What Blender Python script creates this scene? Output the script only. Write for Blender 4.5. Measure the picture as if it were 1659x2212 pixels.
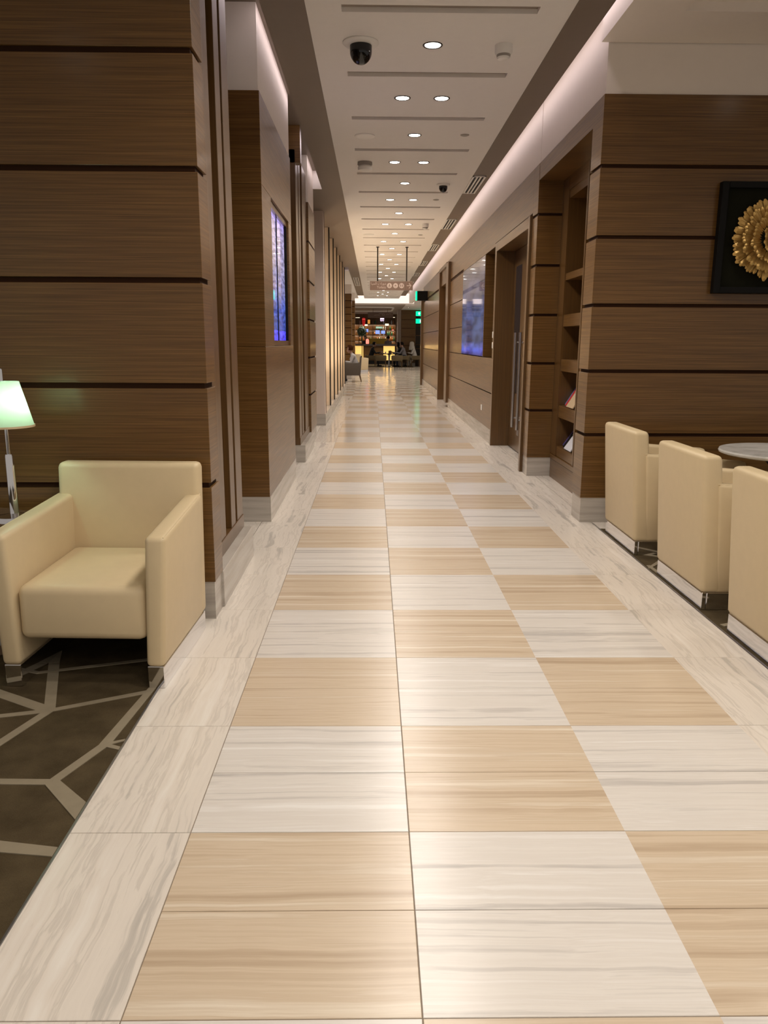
import bpy, bmesh, math, random
from mathutils import Vector, Matrix
random.seed(7)
for o in list(bpy.data.objects):
    bpy.data.objects.remove(o)
scene = bpy.context.scene
COL = scene.collection
PI = math.pi

# ------------------------------------------------------------------ camera
EYE = 1.4
def cam_axes(pitch=12.46, yaw=0.86, roll=0.3):
    p, y, r = (math.radians(a) for a in (pitch, yaw, roll))
    f = Vector((math.sin(y) * math.cos(p), math.cos(y) * math.cos(p), -math.sin(p)))
    rt = Vector((math.cos(y), -math.sin(y), 0))
    up = rt.cross(f)
    return rt * math.cos(r) + up * math.sin(r), up * math.cos(r) - rt * math.sin(r), f
CR, CU, CF = cam_axes()
cd = bpy.data.cameras.new('camera')
cam = bpy.data.objects.new('camera', cd)
COL.objects.link(cam)
cd.sensor_fit = 'VERTICAL'
cd.sensor_height = 36.0
cd.sensor_width = 27.0
cd.lens = 36.0 * 1665.0 / 2212.0
cd.clip_start = 0.05
cd.clip_end = 300
cam.matrix_world = Matrix(((CR.x, CU.x, -CF.x, 0), (CR.y, CU.y, -CF.y, 0), (CR.z, CU.z, -CF.z, EYE), (0, 0, 0, 1)))
scene.camera = cam
def floor_at(x, y, z=0.0):
    d = CF + CR * ((x - 829.5) / 1665.0) - CU * ((y - 1106.0) / 1665.0)
    t = (z - EYE) / d.z
    return Vector((d.x * t, d.y * t, z))

# ------------------------------------------------------------------ world, exposure
w = bpy.data.worlds.new('world')
scene.world = w
w.use_nodes = True
w.node_tree.nodes['Background'].inputs[0].default_value = (1.0, 0.90, 0.80, 1)
w.node_tree.nodes['Background'].inputs[1].default_value = 0.37
vs = scene.view_settings
vs.view_transform = 'Standard'
vs.look = 'None'
vs.exposure = 0.06
vs.gamma = 1.0
vs.use_curve_mapping = False
P_DOWN = 98.0        # corridor downlights
P_COVE = 0.52         # cove led, per metre
P_LOUNGE_FILL = 40.0  # strength of the added lounge fill lamps
WARM = (1.0, 0.915, 0.82)
COVE_COL = (1.0, 0.83, 0.85)

def lamp(kind, name, loc, power, color=WARM, aim=(0, 0, -1), parent=None, **kw):
    d = bpy.data.lights.new(name, kind)
    d.energy = power
    d.color = color
    for k, v in kw.items():
        setattr(d, k, v)
    o = bpy.data.objects.new(name, d)
    COL.objects.link(o)
    o.rotation_euler = Vector(aim).to_track_quat('-Z', 'Y').to_euler()
    o.location = loc
    if parent is not None:
        o.parent = parent
    return o

# ------------------------------------------------------------------ helpers
def tag(o, label=None, cat=None, group=None, kind=None):
    if label: o['label'] = label
    if cat: o['category'] = cat
    if group: o['group'] = group
    if kind: o['kind'] = kind
    return o

def empty(name, loc=(0, 0, 0), rz=0.0, label=None, cat=None, group=None, kind=None, parent=None):
    o = bpy.data.objects.new(name, None)
    o.empty_display_size = 0.1
    COL.objects.link(o)
    o.location = loc
    o.rotation_euler = (0, 0, rz)
    if parent is not None: o.parent = parent
    return tag(o, label, cat, group, kind)

def link(name, me, parent=None, loc=None):
    o = bpy.data.objects.new(name, me)
    COL.objects.link(o)
    if parent is not None: o.parent = parent
    if loc is not None: o.location = loc
    return o

class MB:
    def __init__(self):
        self.bm = bmesh.new()
    def box(self, x0, x1, y0, y1, z0, z1, mi=0):
        v = [self.bm.verts.new(p) for p in ((x0, y0, z0), (x1, y0, z0), (x1, y1, z0), (x0, y1, z0), (x0, y0, z1), (x1, y0, z1), (x1, y1, z1), (x0, y1, z1))]
        for f in ((3, 2, 1, 0), (4, 5, 6, 7), (0, 1, 5, 4), (1, 2, 6, 5), (2, 3, 7, 6), (3, 0, 4, 7)):
            fc = self.bm.faces.new([v[i] for i in f]); fc.material_index = mi
        return self
    def hexa(self, p):
        v = [self.bm.verts.new(q) for q in p]
        for f in ((3, 2, 1, 0), (4, 5, 6, 7), (0, 1, 5, 4), (1, 2, 6, 5), (2, 3, 7, 6), (3, 0, 4, 7)):
            self.bm.faces.new([v[i] for i in f])
        return self
    def quad(self, *p):
        self.bm.faces.new([self.bm.verts.new(q) for q in p]); return self
    def lathe(self, prof, c=(0, 0, 0), n=24, cap=True):
        rings = []
        for r, z in prof:
            if r < 1e-6:
                rings.append([self.bm.verts.new((c[0], c[1], c[2] + z))])
            else:
                rings.append([self.bm.verts.new((c[0] + r * math.cos(2 * PI * i / n), c[1] + r * math.sin(2 * PI * i / n), c[2] + z)) for i in range(n)])
        for a, b in zip(rings, rings[1:]):
            for i in range(n):
                j = (i + 1) % n
                if len(a) == 1 and len(b) == 1: continue
                if len(a) == 1: self.bm.faces.new((a[0], b[i], b[j]))
                elif len(b) == 1: self.bm.faces.new((a[i], a[j], b[0]))
                else: self.bm.faces.new((a[i], a[j], b[j], b[i]))
        if cap:
            for rg in (rings[0], rings[-1]):
                if len(rg) > 2: self.bm.faces.new(rg)
        return self
    def tube(self, pts, r, n=8, r1=None):
        pts = [Vector(p) for p in pts]
        r1 = r if r1 is None else r1
        prev = None; first = None
        for k, p in enumerate(pts):
            d = (pts[min(k + 1, len(pts) - 1)] - pts[max(k - 1, 0)]).normalized()
            a = d.orthogonal().normalized(); b = d.cross(a)
            if prev is not None:
                a = (pa - d * pa.dot(d)).normalized(); b = d.cross(a)
            pa = a
            rr = r + (r1 - r) * k / max(1, len(pts) - 1)
            ring = [self.bm.verts.new(p + (a * math.cos(2 * PI * i / n) + b * math.sin(2 * PI * i / n)) * rr) for i in range(n)]
            if prev is not None:
                for i in range(n):
                    self.bm.faces.new((prev[i], prev[(i + 1) % n], ring[(i + 1) % n], ring[i]))
            else: first = ring
            prev = ring
        self.bm.faces.new(first[::-1]); self.bm.faces.new(prev)
        return self
    def mesh(self, name, mats, bevel=0.0, seg=2, smooth=False, sub=0):
        bm = self.bm
        if bevel > 0:
            bmesh.ops.bevel(bm, geom=list(bm.edges), offset=bevel, segments=seg, profile=0.5, affect='EDGES', clamp_overlap=True)
        bmesh.ops.recalc_face_normals(bm, faces=bm.faces)
        if smooth:
            for f in bm.faces: f.smooth = True
        me = bpy.data.meshes.new(name)
        bm.to_mesh(me); bm.free()
        for m in (mats if isinstance(mats, (list, tuple)) else [mats]):
            me.materials.append(M[m])
        return me
    def build(self, name, mats, parent=None, loc=None, **kw):
        me = self.mesh(name, mats, **kw)
        o = link(name, me, parent, loc)
        if kw.get('smooth') and hasattr(me, 'set_sharp_from_angle'):
            me.set_sharp_from_angle(angle=math.radians(40))
        return o

def bx(name, mat, x0, x1, y0, y1, z0, z1, parent=None, bevel=0.0, **kw):
    return MB().box(x0, x1, y0, y1, z0, z1).build(name, mat, parent, bevel=bevel, **kw)

def copy_tree(o, parent=None):
    c = o.copy(); COL.objects.link(c); c.parent = parent
    for ch in o.children: copy_tree(ch, c)
    return c

# ------------------------------------------------------------------ materials
M = {}
def new_mat(name):
    m = bpy.data.materials.new(name); m.use_nodes = True
    M[name] = m
    nt = m.node_tree
    return m, nt, nt.nodes['Principled BSDF']
def plain(name, col, rough=0.5, metal=0.0, spec=0.5, emit=None, es=0.0, coat=0.0, noise=0.0, trans=0.0, ior=1.45, alpha=1.0):
    m, nt, b = new_mat(name)
    b.inputs['Base Color'].default_value = (*col, 1)
    b.inputs['Roughness'].default_value = rough
    b.inputs['Metallic'].default_value = metal
    b.inputs['Specular IOR Level'].default_value = spec
    b.inputs['Coat Weight'].default_value = coat
    b.inputs['Coat Roughness'].default_value = 0.15
    b.inputs['Transmission Weight'].default_value = trans
    b.inputs['IOR'].default_value = ior
    if emit:
        b.inputs['Emission Color'].default_value = (*emit, 1)
        b.inputs['Emission Strength'].default_value = es
    if noise > 0:
        n = nt.nodes.new('ShaderNodeTexNoise'); n.inputs['Scale'].default_value = 18; n.inputs['Detail'].default_value = 4
        g = nt.nodes.new('ShaderNodeNewGeometry'); nt.links.new(g.outputs['Position'], n.inputs['Vector'])
        mx = nt.nodes.new('ShaderNodeMix'); mx.data_type = 'RGBA'
        mx.inputs[6].default_value = (*[c * (1 - noise) for c in col], 1)
        mx.inputs[7].default_value = (*[min(1, c * (1 + noise)) for c in col], 1)
        nt.links.new(n.outputs['Fac'], mx.inputs[0]); nt.links.new(mx.outputs[2], b.inputs['Base Color'])
    return m
def streaky(name, stops, scale, rough=0.3, spec=0.5, coat=0.0, rnd=False, dist=0.0, detail=5.0, coord='world', bump=0.0, fine=None, coatr=0.1, lac=0.55):
    """streaks: noise stretched by `scale` (low along the grain)"""
    m, nt, b = new_mat(name)
    N = nt.nodes; L = nt.links
    if coord == 'world':
        g = N.new('ShaderNodeNewGeometry'); src = g.outputs['Position']
    else:
        g = N.new('ShaderNodeTexCoord'); src = g.outputs['Object']
    if rnd:
        oi = N.new('ShaderNodeObjectInfo')
        mu = N.new('ShaderNodeVectorMath'); mu.operation = 'MULTIPLY_ADD'
        cx = N.new('ShaderNodeCombineXYZ')
        L.new(oi.outputs['Random'], cx.inputs[0]); L.new(oi.outputs['Random'], cx.inputs[1]); L.new(oi.outputs['Random'], cx.inputs[2])
        L.new(cx.outputs[0], mu.inputs[0]); mu.inputs[1].default_value = (37, 53, 91); L.new(src, mu.inputs[2])
        src = mu.outputs[0]
    if dist > 0:
        wn = N.new('ShaderNodeTexNoise'); wn.inputs['Scale'].default_value = 2.2; wn.inputs['Detail'].default_value = 3
        L.new(src, wn.inputs['Vector'])
        wm = N.new('ShaderNodeVectorMath'); wm.operation = 'MULTIPLY_ADD'
        sb = N.new('ShaderNodeVectorMath'); sb.operation = 'SUBTRACT'; sb.inputs[1].default_value = (.5, .5, .5)
        L.new(wn.outputs['Color'], sb.inputs[0]); L.new(sb.outputs[0], wm.inputs[0]); wm.inputs[1].default_value = (dist, dist, dist); L.new(src, wm.inputs[2])
        src = wm.outputs[0]
    sc = N.new('ShaderNodeVectorMath'); sc.operation = 'MULTIPLY'; sc.inputs[1].default_value = scale
    L.new(src, sc.inputs[0])
    n = N.new('ShaderNodeTexNoise'); n.inputs['Scale'].default_value = 1.0; n.inputs['Detail'].default_value = detail; n.inputs['Roughness'].default_value = lac
    L.new(sc.outputs[0], n.inputs['Vector'])
    r = N.new('ShaderNodeValToRGB'); e = r.color_ramp.elements
    while len(e) < len(stops): e.new(0.5)
    for k, (p, c) in enumerate(stops):
        e[k].position = p; e[k].color = (*c, 1)
    L.new(n.outputs['Fac'], r.inputs[0])
    outc = r.outputs[0]
    if fine:
        s2 = N.new('ShaderNodeVectorMath'); s2.operation = 'MULTIPLY'; s2.inputs[1].default_value = fine[0]
        L.new(src, s2.inputs[0])
        n2 = N.new('ShaderNodeTexNoise'); n2.inputs['Scale'].default_value = 1; n2.inputs['Detail'].default_value = 2
        L.new(s2.outputs[0], n2.inputs['Vector'])
        mx = N.new('ShaderNodeMix'); mx.data_type = 'RGBA'; mx.blend_type = 'MULTIPLY'; mx.inputs[0].default_value = 1
        mr = N.new('ShaderNodeMapRange'); mr.inputs[1].default_value = .3; mr.inputs[2].default_value = .7; mr.inputs[3].default_value = 1 - fine[1]; mr.inputs[4].default_value = 1 + fine[1]
        L.new(n2.outputs['Fac'], mr.inputs[0]); L.new(outc, mx.inputs[6]); L.new(mr.outputs[0], mx.inputs[7])
        outc = mx.outputs[2]
    L.new(outc, b.inputs['Base Color'])
    b.inputs['Roughness'].default_value = rough
    b.inputs['Specular IOR Level'].default_value = spec
    b.inputs['Coat Weight'].default_value = coat
    b.inputs['Coat Roughness'].default_value = coatr
    if bump > 0:
        bp = N.new('ShaderNodeBump'); bp.inputs['Strength'].default_value = bump; bp.inputs['Distance'].default_value = 0.002
        L.new(n.outputs['Fac'], bp.inputs['Height']); L.new(bp.outputs[0], b.inputs['Normal'])
    return m

WD1, WD2, WD3 = (0.092, 0.042, 0.0085), (0.135, 0.064, 0.0145), (0.178, 0.090, 0.023)
streaky('wood', [(0.3, WD1), (0.5, WD2), (0.7, WD3)], (1.6, 1.6, 130), rough=0.42, spec=0.3, coat=0.6, coatr=0.2, detail=3, fine=((3, 3, 380), 0.16))
streaky('wood_vertical', [(0.3, WD1), (0.5, (0.105, 0.050, 0.012)), (0.7, WD2)], (90, 90, 1.2), rough=0.38, coat=0.5, coatr=0.22, detail=3)
plain('groove', (0.034, 0.013, 0.005), 0.7, spec=0.15)
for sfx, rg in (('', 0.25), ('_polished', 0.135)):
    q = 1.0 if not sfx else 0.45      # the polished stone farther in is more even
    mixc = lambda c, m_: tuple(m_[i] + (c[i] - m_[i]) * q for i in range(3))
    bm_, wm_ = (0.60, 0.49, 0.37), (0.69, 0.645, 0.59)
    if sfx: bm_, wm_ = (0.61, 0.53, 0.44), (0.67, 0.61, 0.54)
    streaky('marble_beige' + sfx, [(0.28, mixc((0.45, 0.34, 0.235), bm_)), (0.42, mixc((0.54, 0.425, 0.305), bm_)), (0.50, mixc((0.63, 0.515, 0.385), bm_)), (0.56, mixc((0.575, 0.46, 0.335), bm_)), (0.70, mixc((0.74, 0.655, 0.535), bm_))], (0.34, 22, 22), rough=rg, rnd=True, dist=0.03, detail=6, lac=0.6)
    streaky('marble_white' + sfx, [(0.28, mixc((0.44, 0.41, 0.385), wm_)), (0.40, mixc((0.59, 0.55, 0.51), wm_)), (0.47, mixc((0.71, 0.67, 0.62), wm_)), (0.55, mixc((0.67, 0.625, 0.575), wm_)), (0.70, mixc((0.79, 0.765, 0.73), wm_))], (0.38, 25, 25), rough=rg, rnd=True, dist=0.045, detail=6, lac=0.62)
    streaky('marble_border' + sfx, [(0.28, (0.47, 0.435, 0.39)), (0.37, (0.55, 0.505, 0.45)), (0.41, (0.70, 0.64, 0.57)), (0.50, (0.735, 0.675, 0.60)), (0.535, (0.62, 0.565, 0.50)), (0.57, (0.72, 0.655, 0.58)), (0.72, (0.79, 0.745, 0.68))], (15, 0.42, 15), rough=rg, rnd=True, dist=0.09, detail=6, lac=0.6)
streaky('marble_plinth', [(0.25, (0.34, 0.30, 0.26)), (0.5, (0.46, 0.42, 0.37)), (0.75, (0.55, 0.51, 0.46))], (1.2, 1.2, 22), rough=0.2, dist=0.05)
streaky('marble_top', [(0.3, (0.45, 0.44, 0.42)), (0.5, (0.62, 0.61, 0.58)), (0.75, (0.74, 0.73, 0.70))], (6, 6, 6), rough=0.12, dist=0.3)
plain('grout', (0.22, 0.17, 0.12), 0.6)
plain('paint', (0.86, 0.83, 0.80), 0.6, noise=0.02)
plain('paint_wall', (0.82, 0.75, 0.68), 0.55, noise=0.02)
plain('taupe', (0.19, 0.145, 0.11), 0.5, noise=0.05)
plain('slot_taupe', (0.33, 0.28, 0.24), 0.6)
plain('cream_panel', (0.74, 0.61, 0.46), 0.45, noise=0.05)
plain('white_panel', (0.66, 0.56, 0.49), 0.4)
plain('white_plastic', (0.84, 0.82, 0.79), 0.35)
plain('grey_plastic', (0.33, 0.30, 0.27), 0.4)
plain('black', (0.005, 0.0045, 0.004), 0.6, spec=0.2)
plain('black_gloss', (0.006, 0.006, 0.007), 0.06, spec=0.6)
plain('dark_metal', (0.03, 0.022, 0.016), 0.35, metal=0.3)
plain('chrome', (0.80, 0.80, 0.82), 0.06, metal=1.0)
plain('steel', (0.50, 0.50, 0.52), 0.34, metal=1.0)
plain('leather', (0.66, 0.53, 0.33), 0.42, spec=0.45, noise=0.04)
plain('carpet_line', (0.255, 0.215, 0.150), 0.95, spec=0.1, noise=0.12)
plain('lens', (0.9, 0.9, 0.9), 0.4, emit=(1.0, 0.93, 0.84), es=14.0)
plain('led', (0.9, 0.9, 0.9), 0.4, emit=COVE_COL, es=2.5)
plain('trough', (0.8, 0.75, 0.7), 0.5, emit=(1.0, 0.82, 0.72), es=0.95)
plain('sign_brown', (0.18, 0.115, 0.085), 0.4)
plain('sign_pale', (0.50, 0.40, 0.34), 0.5)
plain('green_lit', (0.0, 0.3, 0.15), 0.4, emit=(0.0, 0.86, 0.36), es=1.5)
plain('white_lit', (0.8, 0.9, 0.85), 0.4, emit=(0.62, 1.0, 0.80), es=1.5)
plain('onyx', (0.8, 0.5, 0.15), 0.3, emit=(1.0, 0.60, 0.17), es=0.95, noise=0.2)
plain('gold', (0.66, 0.42, 0.13), 0.36, metal=0.45, noise=0.3)
plain('art_back', (0.010, 0.010, 0.005), 0.8, spec=0.1)
plain('glass_dark', (0.020, 0.020, 0.028), 0.03, spec=0.9)
plain('fabric_grey', (0.105, 0.085, 0.068), 0.85, noise=0.1)
plain('fabric_olive', (0.17, 0.125, 0.062), 0.8, noise=0.1)
plain('skin', (0.36, 0.20, 0.14), 0.5)
plain('hair_dark', (0.008, 0.006, 0.005), 0.8, spec=0.15)
plain('hair_auburn', (0.040, 0.012, 0.003), 0.9, spec=0.1)
plain('cloth_grey', (0.42, 0.39, 0.38), 0.8)
plain('cloth_midgrey', (0.20, 0.18, 0.18), 0.8)
plain('cloth_black', (0.014, 0.012, 0.012), 0.8)
plain('cloth_white', (0.66, 0.62, 0.56), 0.8)
plain('cloth_navy', (0.02, 0.022, 0.035), 0.8)
plain('leaf', (0.020, 0.055, 0.012), 0.5, noise=0.4)
plain('bark', (0.06, 0.035, 0.02), 0.8)
plain('terracotta', (0.16, 0.10, 0.07), 0.7)
plain('paper_blue', (0.13, 0.26, 0.55), 0.3); plain('paper_red', (0.55, 0.03, 0.03), 0.3); plain('paper_cream', (0.6, 0.45, 0.28), 0.3)
plain('paper_purple', (0.10, 0.07, 0.24), 0.3); plain('paper_white', (0.7, 0.7, 0.75), 0.3)
plain('bottle_green', (0.02, 0.12, 0.05), 0.1); plain('bottle_amber', (0.25, 0.09, 0.02), 0.1); plain('bottle_clear', (0.5, 0.52, 0.5), 0.1)
plain('red_lit', (0.5, 0.01, 0.01), 0.4, emit=(0.55, 0.012, 0.012), es=0.45)
plain('red_bright', (0.9, 0.2, 0.1), 0.4, emit=(1.0, 0.22, 0.16), es=1.6)
plain('amber_lit', (0.8, 0.35, 0.08), 0.4, emit=(1.0, 0.40, 0.07), es=0.55)
plain('warm_lit', (0.9, 0.8, 0.6), 0.4, emit=(1.0, 0.80, 0.56), es=1.5)
plain('violet_lit', (0.8, 0.7, 0.8), 0.4, emit=(0.85, 0.62, 0.86), es=1.6)
plain('mint_lit', (0.5, 0.7, 0.55), 0.4, emit=(0.40, 0.62, 0.46), es=0.9)
plain('blue_lit', (0.3, 0.4, 0.7), 0.4, emit=(0.28, 0.40, 0.95), es=1.0)
plain('yellow_sofa', (0.55, 0.40, 0.07), 0.7)

def carpet():
    m, nt, b = new_mat('carpet')
    N = nt.nodes; L = nt.links
    g = N.new('ShaderNodeNewGeometry')
    n = N.new('ShaderNodeTexNoise'); n.inputs['Scale'].default_value = 9; n.inputs['Detail'].default_value = 6
    n2 = N.new('ShaderNodeTexNoise'); n2.inputs['Scale'].default_value = 420; n2.inputs['Detail'].default_value = 2
    L.new(g.outputs['Position'], n.inputs['Vector']); L.new(g.outputs['Position'], n2.inputs['Vector'])
    ad = N.new('ShaderNodeMath'); ad.operation = 'MULTIPLY_ADD'; ad.inputs[1].default_value = 0.5
    L.new(n2.outputs['Fac'], ad.inputs[0]); L.new(n.outputs['Fac'], ad.inputs[2])
    r = N.new('ShaderNodeValToRGB'); e = r.color_ramp.elements
    e[0].position = .45; e[0].color = (0.045, 0.032, 0.016, 1); e[1].position = 1.0; e[1].color = (0.092, 0.068, 0.036, 1)
    L.new(ad.outputs[0], r.inputs[0]); L.new(r.outputs[0], b.inputs['Base Color'])
    b.inputs['Roughness'].default_value = 0.95; b.inputs['Specular IOR Level'].default_value = 0.1
    bp = N.new('ShaderNodeBump'); bp.inputs['Strength'].default_value = 0.5; bp.inputs['Distance'].default_value = 0.003
    L.new(n2.outputs['Fac'], bp.inputs['Height']); L.new(bp.outputs[0], b.inputs['Normal'])
carpet()

def far_tiles():
    """same chequer of blocks, where the tiles are too far off to tell apart"""
    m, nt, b = new_mat('far_tiles')
    N = nt.nodes; L = nt.links
    g = N.new('ShaderNodeNewGeometry')
    mp = N.new('ShaderNodeMapping'); mp.inputs['Location'].default_value = (0.529 / 0.637, -2.0 / 0.637, 0.31); mp.inputs['Scale'].default_value = (1 / 0.637, 1 / 0.637, 1)
    L.new(g.outputs['Position'], mp.inputs['Vector'])
    ck = N.new('ShaderNodeTexChecker'); ck.inputs['Scale'].default_value = 1.0
    ck.inputs[1].default_value = (0.68, 0.62, 0.55, 1); ck.inputs[2].default_value = (0.55, 0.44, 0.32, 1)
    L.new(mp.outputs[0], ck.inputs['Vector'])
    sc = N.new('ShaderNodeVectorMath'); sc.operation = 'MULTIPLY'; sc.inputs[1].default_value = (0.7, 11, 1)
    L.new(g.outputs['Position'], sc.inputs[0])
    n = N.new('ShaderNodeTexNoise'); n.inputs['Scale'].default_value = 1; n.inputs['Detail'].default_value = 4
    L.new(sc.outputs[0], n.inputs['Vector'])
    mr = N.new('ShaderNodeMapRange'); mr.inputs[1].default_value = .3; mr.inputs[2].default_value = .7; mr.inputs[3].default_value = .72; mr.inputs[4].default_value = 1.15
    L.new(n.outputs['Fac'], mr.inputs[0])
    mx = N.new('ShaderNodeMix'); mx.data_type = 'RGBA'; mx.blend_type = 'MULTIPLY'; mx.inputs[0].default_value = 1
    L.new(ck.outputs[0], mx.inputs[6]); L.new(mr.outputs[0], mx.inputs[7]); L.new(mx.outputs[2], b.inputs['Base Color'])
    b.inputs['Roughness'].default_value = 0.14
far_tiles()

def screen_mat(name, y0, y1, z0, z1, left=True):
    """a lit blue display: pale lavender above, rows of deeper blue below"""
    m, nt, b = new_mat(name)
    N = nt.nodes; L = nt.links
    g = N.new('ShaderNodeNewGeometry'); sp = N.new('ShaderNodeSeparateXYZ'); L.new(g.outputs['Position'], sp.inputs[0])
    mz = N.new('ShaderNodeMapRange'); mz.inputs[1].default_value = z0; mz.inputs[2].default_value = z1
    L.new(sp.outputs['Z'], mz.inputs[0])
    r = N.new('ShaderNodeValToRGB'); e = r.color_ramp.elements
    if left:
        st = [(0.0, (0.05, 0.04, 0.62)), (0.085, (0.09, 0.08, 0.80)), (0.09, (0.03, 0.05, 0.24)), (0.3, (0.06, 0.09, 0.36)), (0.42, (0.16, 0.16, 0.33)), (0.62, (0.25, 0.225, 0.35)), (0.9, (0.31, 0.265, 0.44)), (1.0, (0.28, 0.22, 0.58))]
    else:
        st = [(0.0, (0.03, 0.02, 0.10)), (0.05, (0.07, 0.10, 0.55)), (0.12, (0.10, 0.13, 0.42)), (0.16, (0.06, 0.08, 0.18)), (0.45, (0.07, 0.10, 0.24)), (0.7, (0.10, 0.095, 0.15)), (1.0, (0.085, 0.075, 0.085))]
    while len(e) < len(st): e.new(.5)
    for k, (p, c) in enumerate(st): e[k].position = p; e[k].color = (*c, 1)
    L.new(mz.outputs[0], r.inputs[0])
    # rows
    wv = N.new('ShaderNodeTexNoise'); wv.inputs['Scale'].default_value = 1; wv.inputs['Detail'].default_value = 2
    sc = N.new('ShaderNodeVectorMath'); sc.operation = 'MULTIPLY'; sc.inputs[1].default_value = (1, 5 if left else 1.2, 34 if left else 7)
    L.new(g.outputs['Position'], sc.inputs[0]); L.new(sc.outputs[0], wv.inputs['Vector'])
    mr = N.new('ShaderNodeMapRange'); mr.inputs[1].default_value = .35; mr.inputs[2].default_value = .65; mr.inputs[3].default_value = .55; mr.inputs[4].default_value = 1.5
    L.new(wv.outputs['Fac'], mr.inputs[0])
    mx = N.new('ShaderNodeMix'); mx.data_type = 'RGBA'; mx.blend_type = 'MULTIPLY'; mx.inputs[0].default_value = 1
    L.new(r.outputs[0], mx.inputs[6]); L.new(mr.outputs[0], mx.inputs[7])
    L.new(mx.outputs[2], b.inputs['Emission Color']); b.inputs['Emission Strength'].default_value = 1.25 if left else 0.75
    b.inputs['Base Color'].default_value = (0.01, 0.01, 0.02, 1); b.inputs['Roughness'].default_value = 0.03; b.inputs['Specular IOR Level'].default_value = 0.8
screen_mat('screen_left', 6.5, 7.8, 1.40, 2.47, True)
screen_mat('screen_right', 11.8, 14.6, 1.19, 2.65, False)

m, nt, b = new_mat('shade')       # lamp shade: thin fabric that lets light through
b.inputs['Base Color'].default_value = (0.70, 0.72, 0.55, 1); b.inputs['Roughness'].default_value = 0.8
tr = nt.nodes.new('ShaderNodeBsdfTranslucent'); tr.inputs[0].default_value = (0.34, 0.38, 0.28, 1)
ms = nt.nodes.new('ShaderNodeMixShader'); ms.inputs[0].default_value = 0.6
nt.links.new(b.outputs[0], ms.inputs[1]); nt.links.new(tr.outputs[0], ms.inputs[2])
nt.links.new(ms.outputs[0], nt.nodes['Material Output'].inputs['Surface'])

# ------------------------------------------------------------------ measured levels (m)
ZC = 3.46                       # ceiling
ZW = 3.13                       # top of the wood
ZT = 3.69                       # top of the coves
COURSES = [(0.20, 0.70), (0.70, 1.187), (1.187, 1.676), (1.676, 2.163), (2.163, 2.652), (2.652, ZW)]
B = 0.637                       # block of two tiles
LX = [-0.529, 0.108, 0.745, 1.372]
def row_y(k): return 2.0 + B * k

# ------------------------------------------------------------------ floor
fl = empty('floor', label='polished marble corridor floor of beige and white chequered tiles', kind='structure')
K0, K1 = -3, 28
YT0, YT1 = row_y(K0), row_y(K1)
bx('floor_bed', 'grout', -0.88, 1.745, -6.0, YT1, -0.05, -0.0035, fl)
G = 0.0013
def tile_mesh(name, wx, wy, mat):
    mb = MB()
    hx, hy, c = wx / 2 - G, wy / 2 - G, 0.0012
    top = [(-hx + c, -hy + c, 0), (hx - c, -hy + c, 0), (hx - c, hy - c, 0), (-hx + c, hy - c, 0)]
    mid = [(-hx, -hy, -c), (hx, -hy, -c), (hx, hy, -c), (-hx, hy, -c)]
    bot = [(x, y, -0.012) for x, y, z in mid]
    vs_ = [[mb.bm.verts.new(p) for p in q] for q in (bot, mid, top)]
    mb.bm.faces.new(vs_[2])
    for a, b_ in ((0, 1), (1, 2)):
        for i in range(4):
            j = (i + 1) % 4
            mb.bm.faces.new((vs_[a][i], vs_[a][j], vs_[b_][j], vs_[b_][i]))
    return mb.mesh(name, mat)
TB, TW = tile_mesh('tile', B, B / 2, 'marble_beige'), tile_mesh('tile', B, B / 2, 'marble_white')
TBP, TWP = tile_mesh('tile', B, B / 2, 'marble_beige_polished'), tile_mesh('tile', B, B / 2, 'marble_white_polished')
TLP, TRP = tile_mesh('border_tile', 0.351, B, 'marble_border_polished'), tile_mesh('border_tile', 0.370, B, 'marble_border_polished')
TLB = tile_mesh('border_tile', 0.351, B, 'marble_border')
TRB = tile_mesh('border_tile', 0.370, B, 'marble_border')
for k in range(K0, K1):
    for c in range(3):
        white = (k + c) % 2 == 0
        for h in range(2):
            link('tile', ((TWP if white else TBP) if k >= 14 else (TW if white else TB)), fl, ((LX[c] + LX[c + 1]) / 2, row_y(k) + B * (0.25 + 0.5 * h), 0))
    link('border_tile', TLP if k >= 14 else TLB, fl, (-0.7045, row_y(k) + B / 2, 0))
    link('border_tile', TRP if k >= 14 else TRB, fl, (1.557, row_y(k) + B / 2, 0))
bx('near_floor', 'far_tiles', -0.88, 1.745, -6.0, YT0 - 0.002, -0.04, 0, fl)
bx('threshold', 'marble_border', -1.7, -0.882, 3.97, YT1, -0.04, 0, fl)
bx('threshold', 'marble_border', 1.744, 3.0, 5.76, YT1, -0.04, 0, fl)
bx('far_floor', 'far_tiles', -6.0, 7.0, YT1 + 0.002, 58, -0.04, 0, fl)

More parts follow.
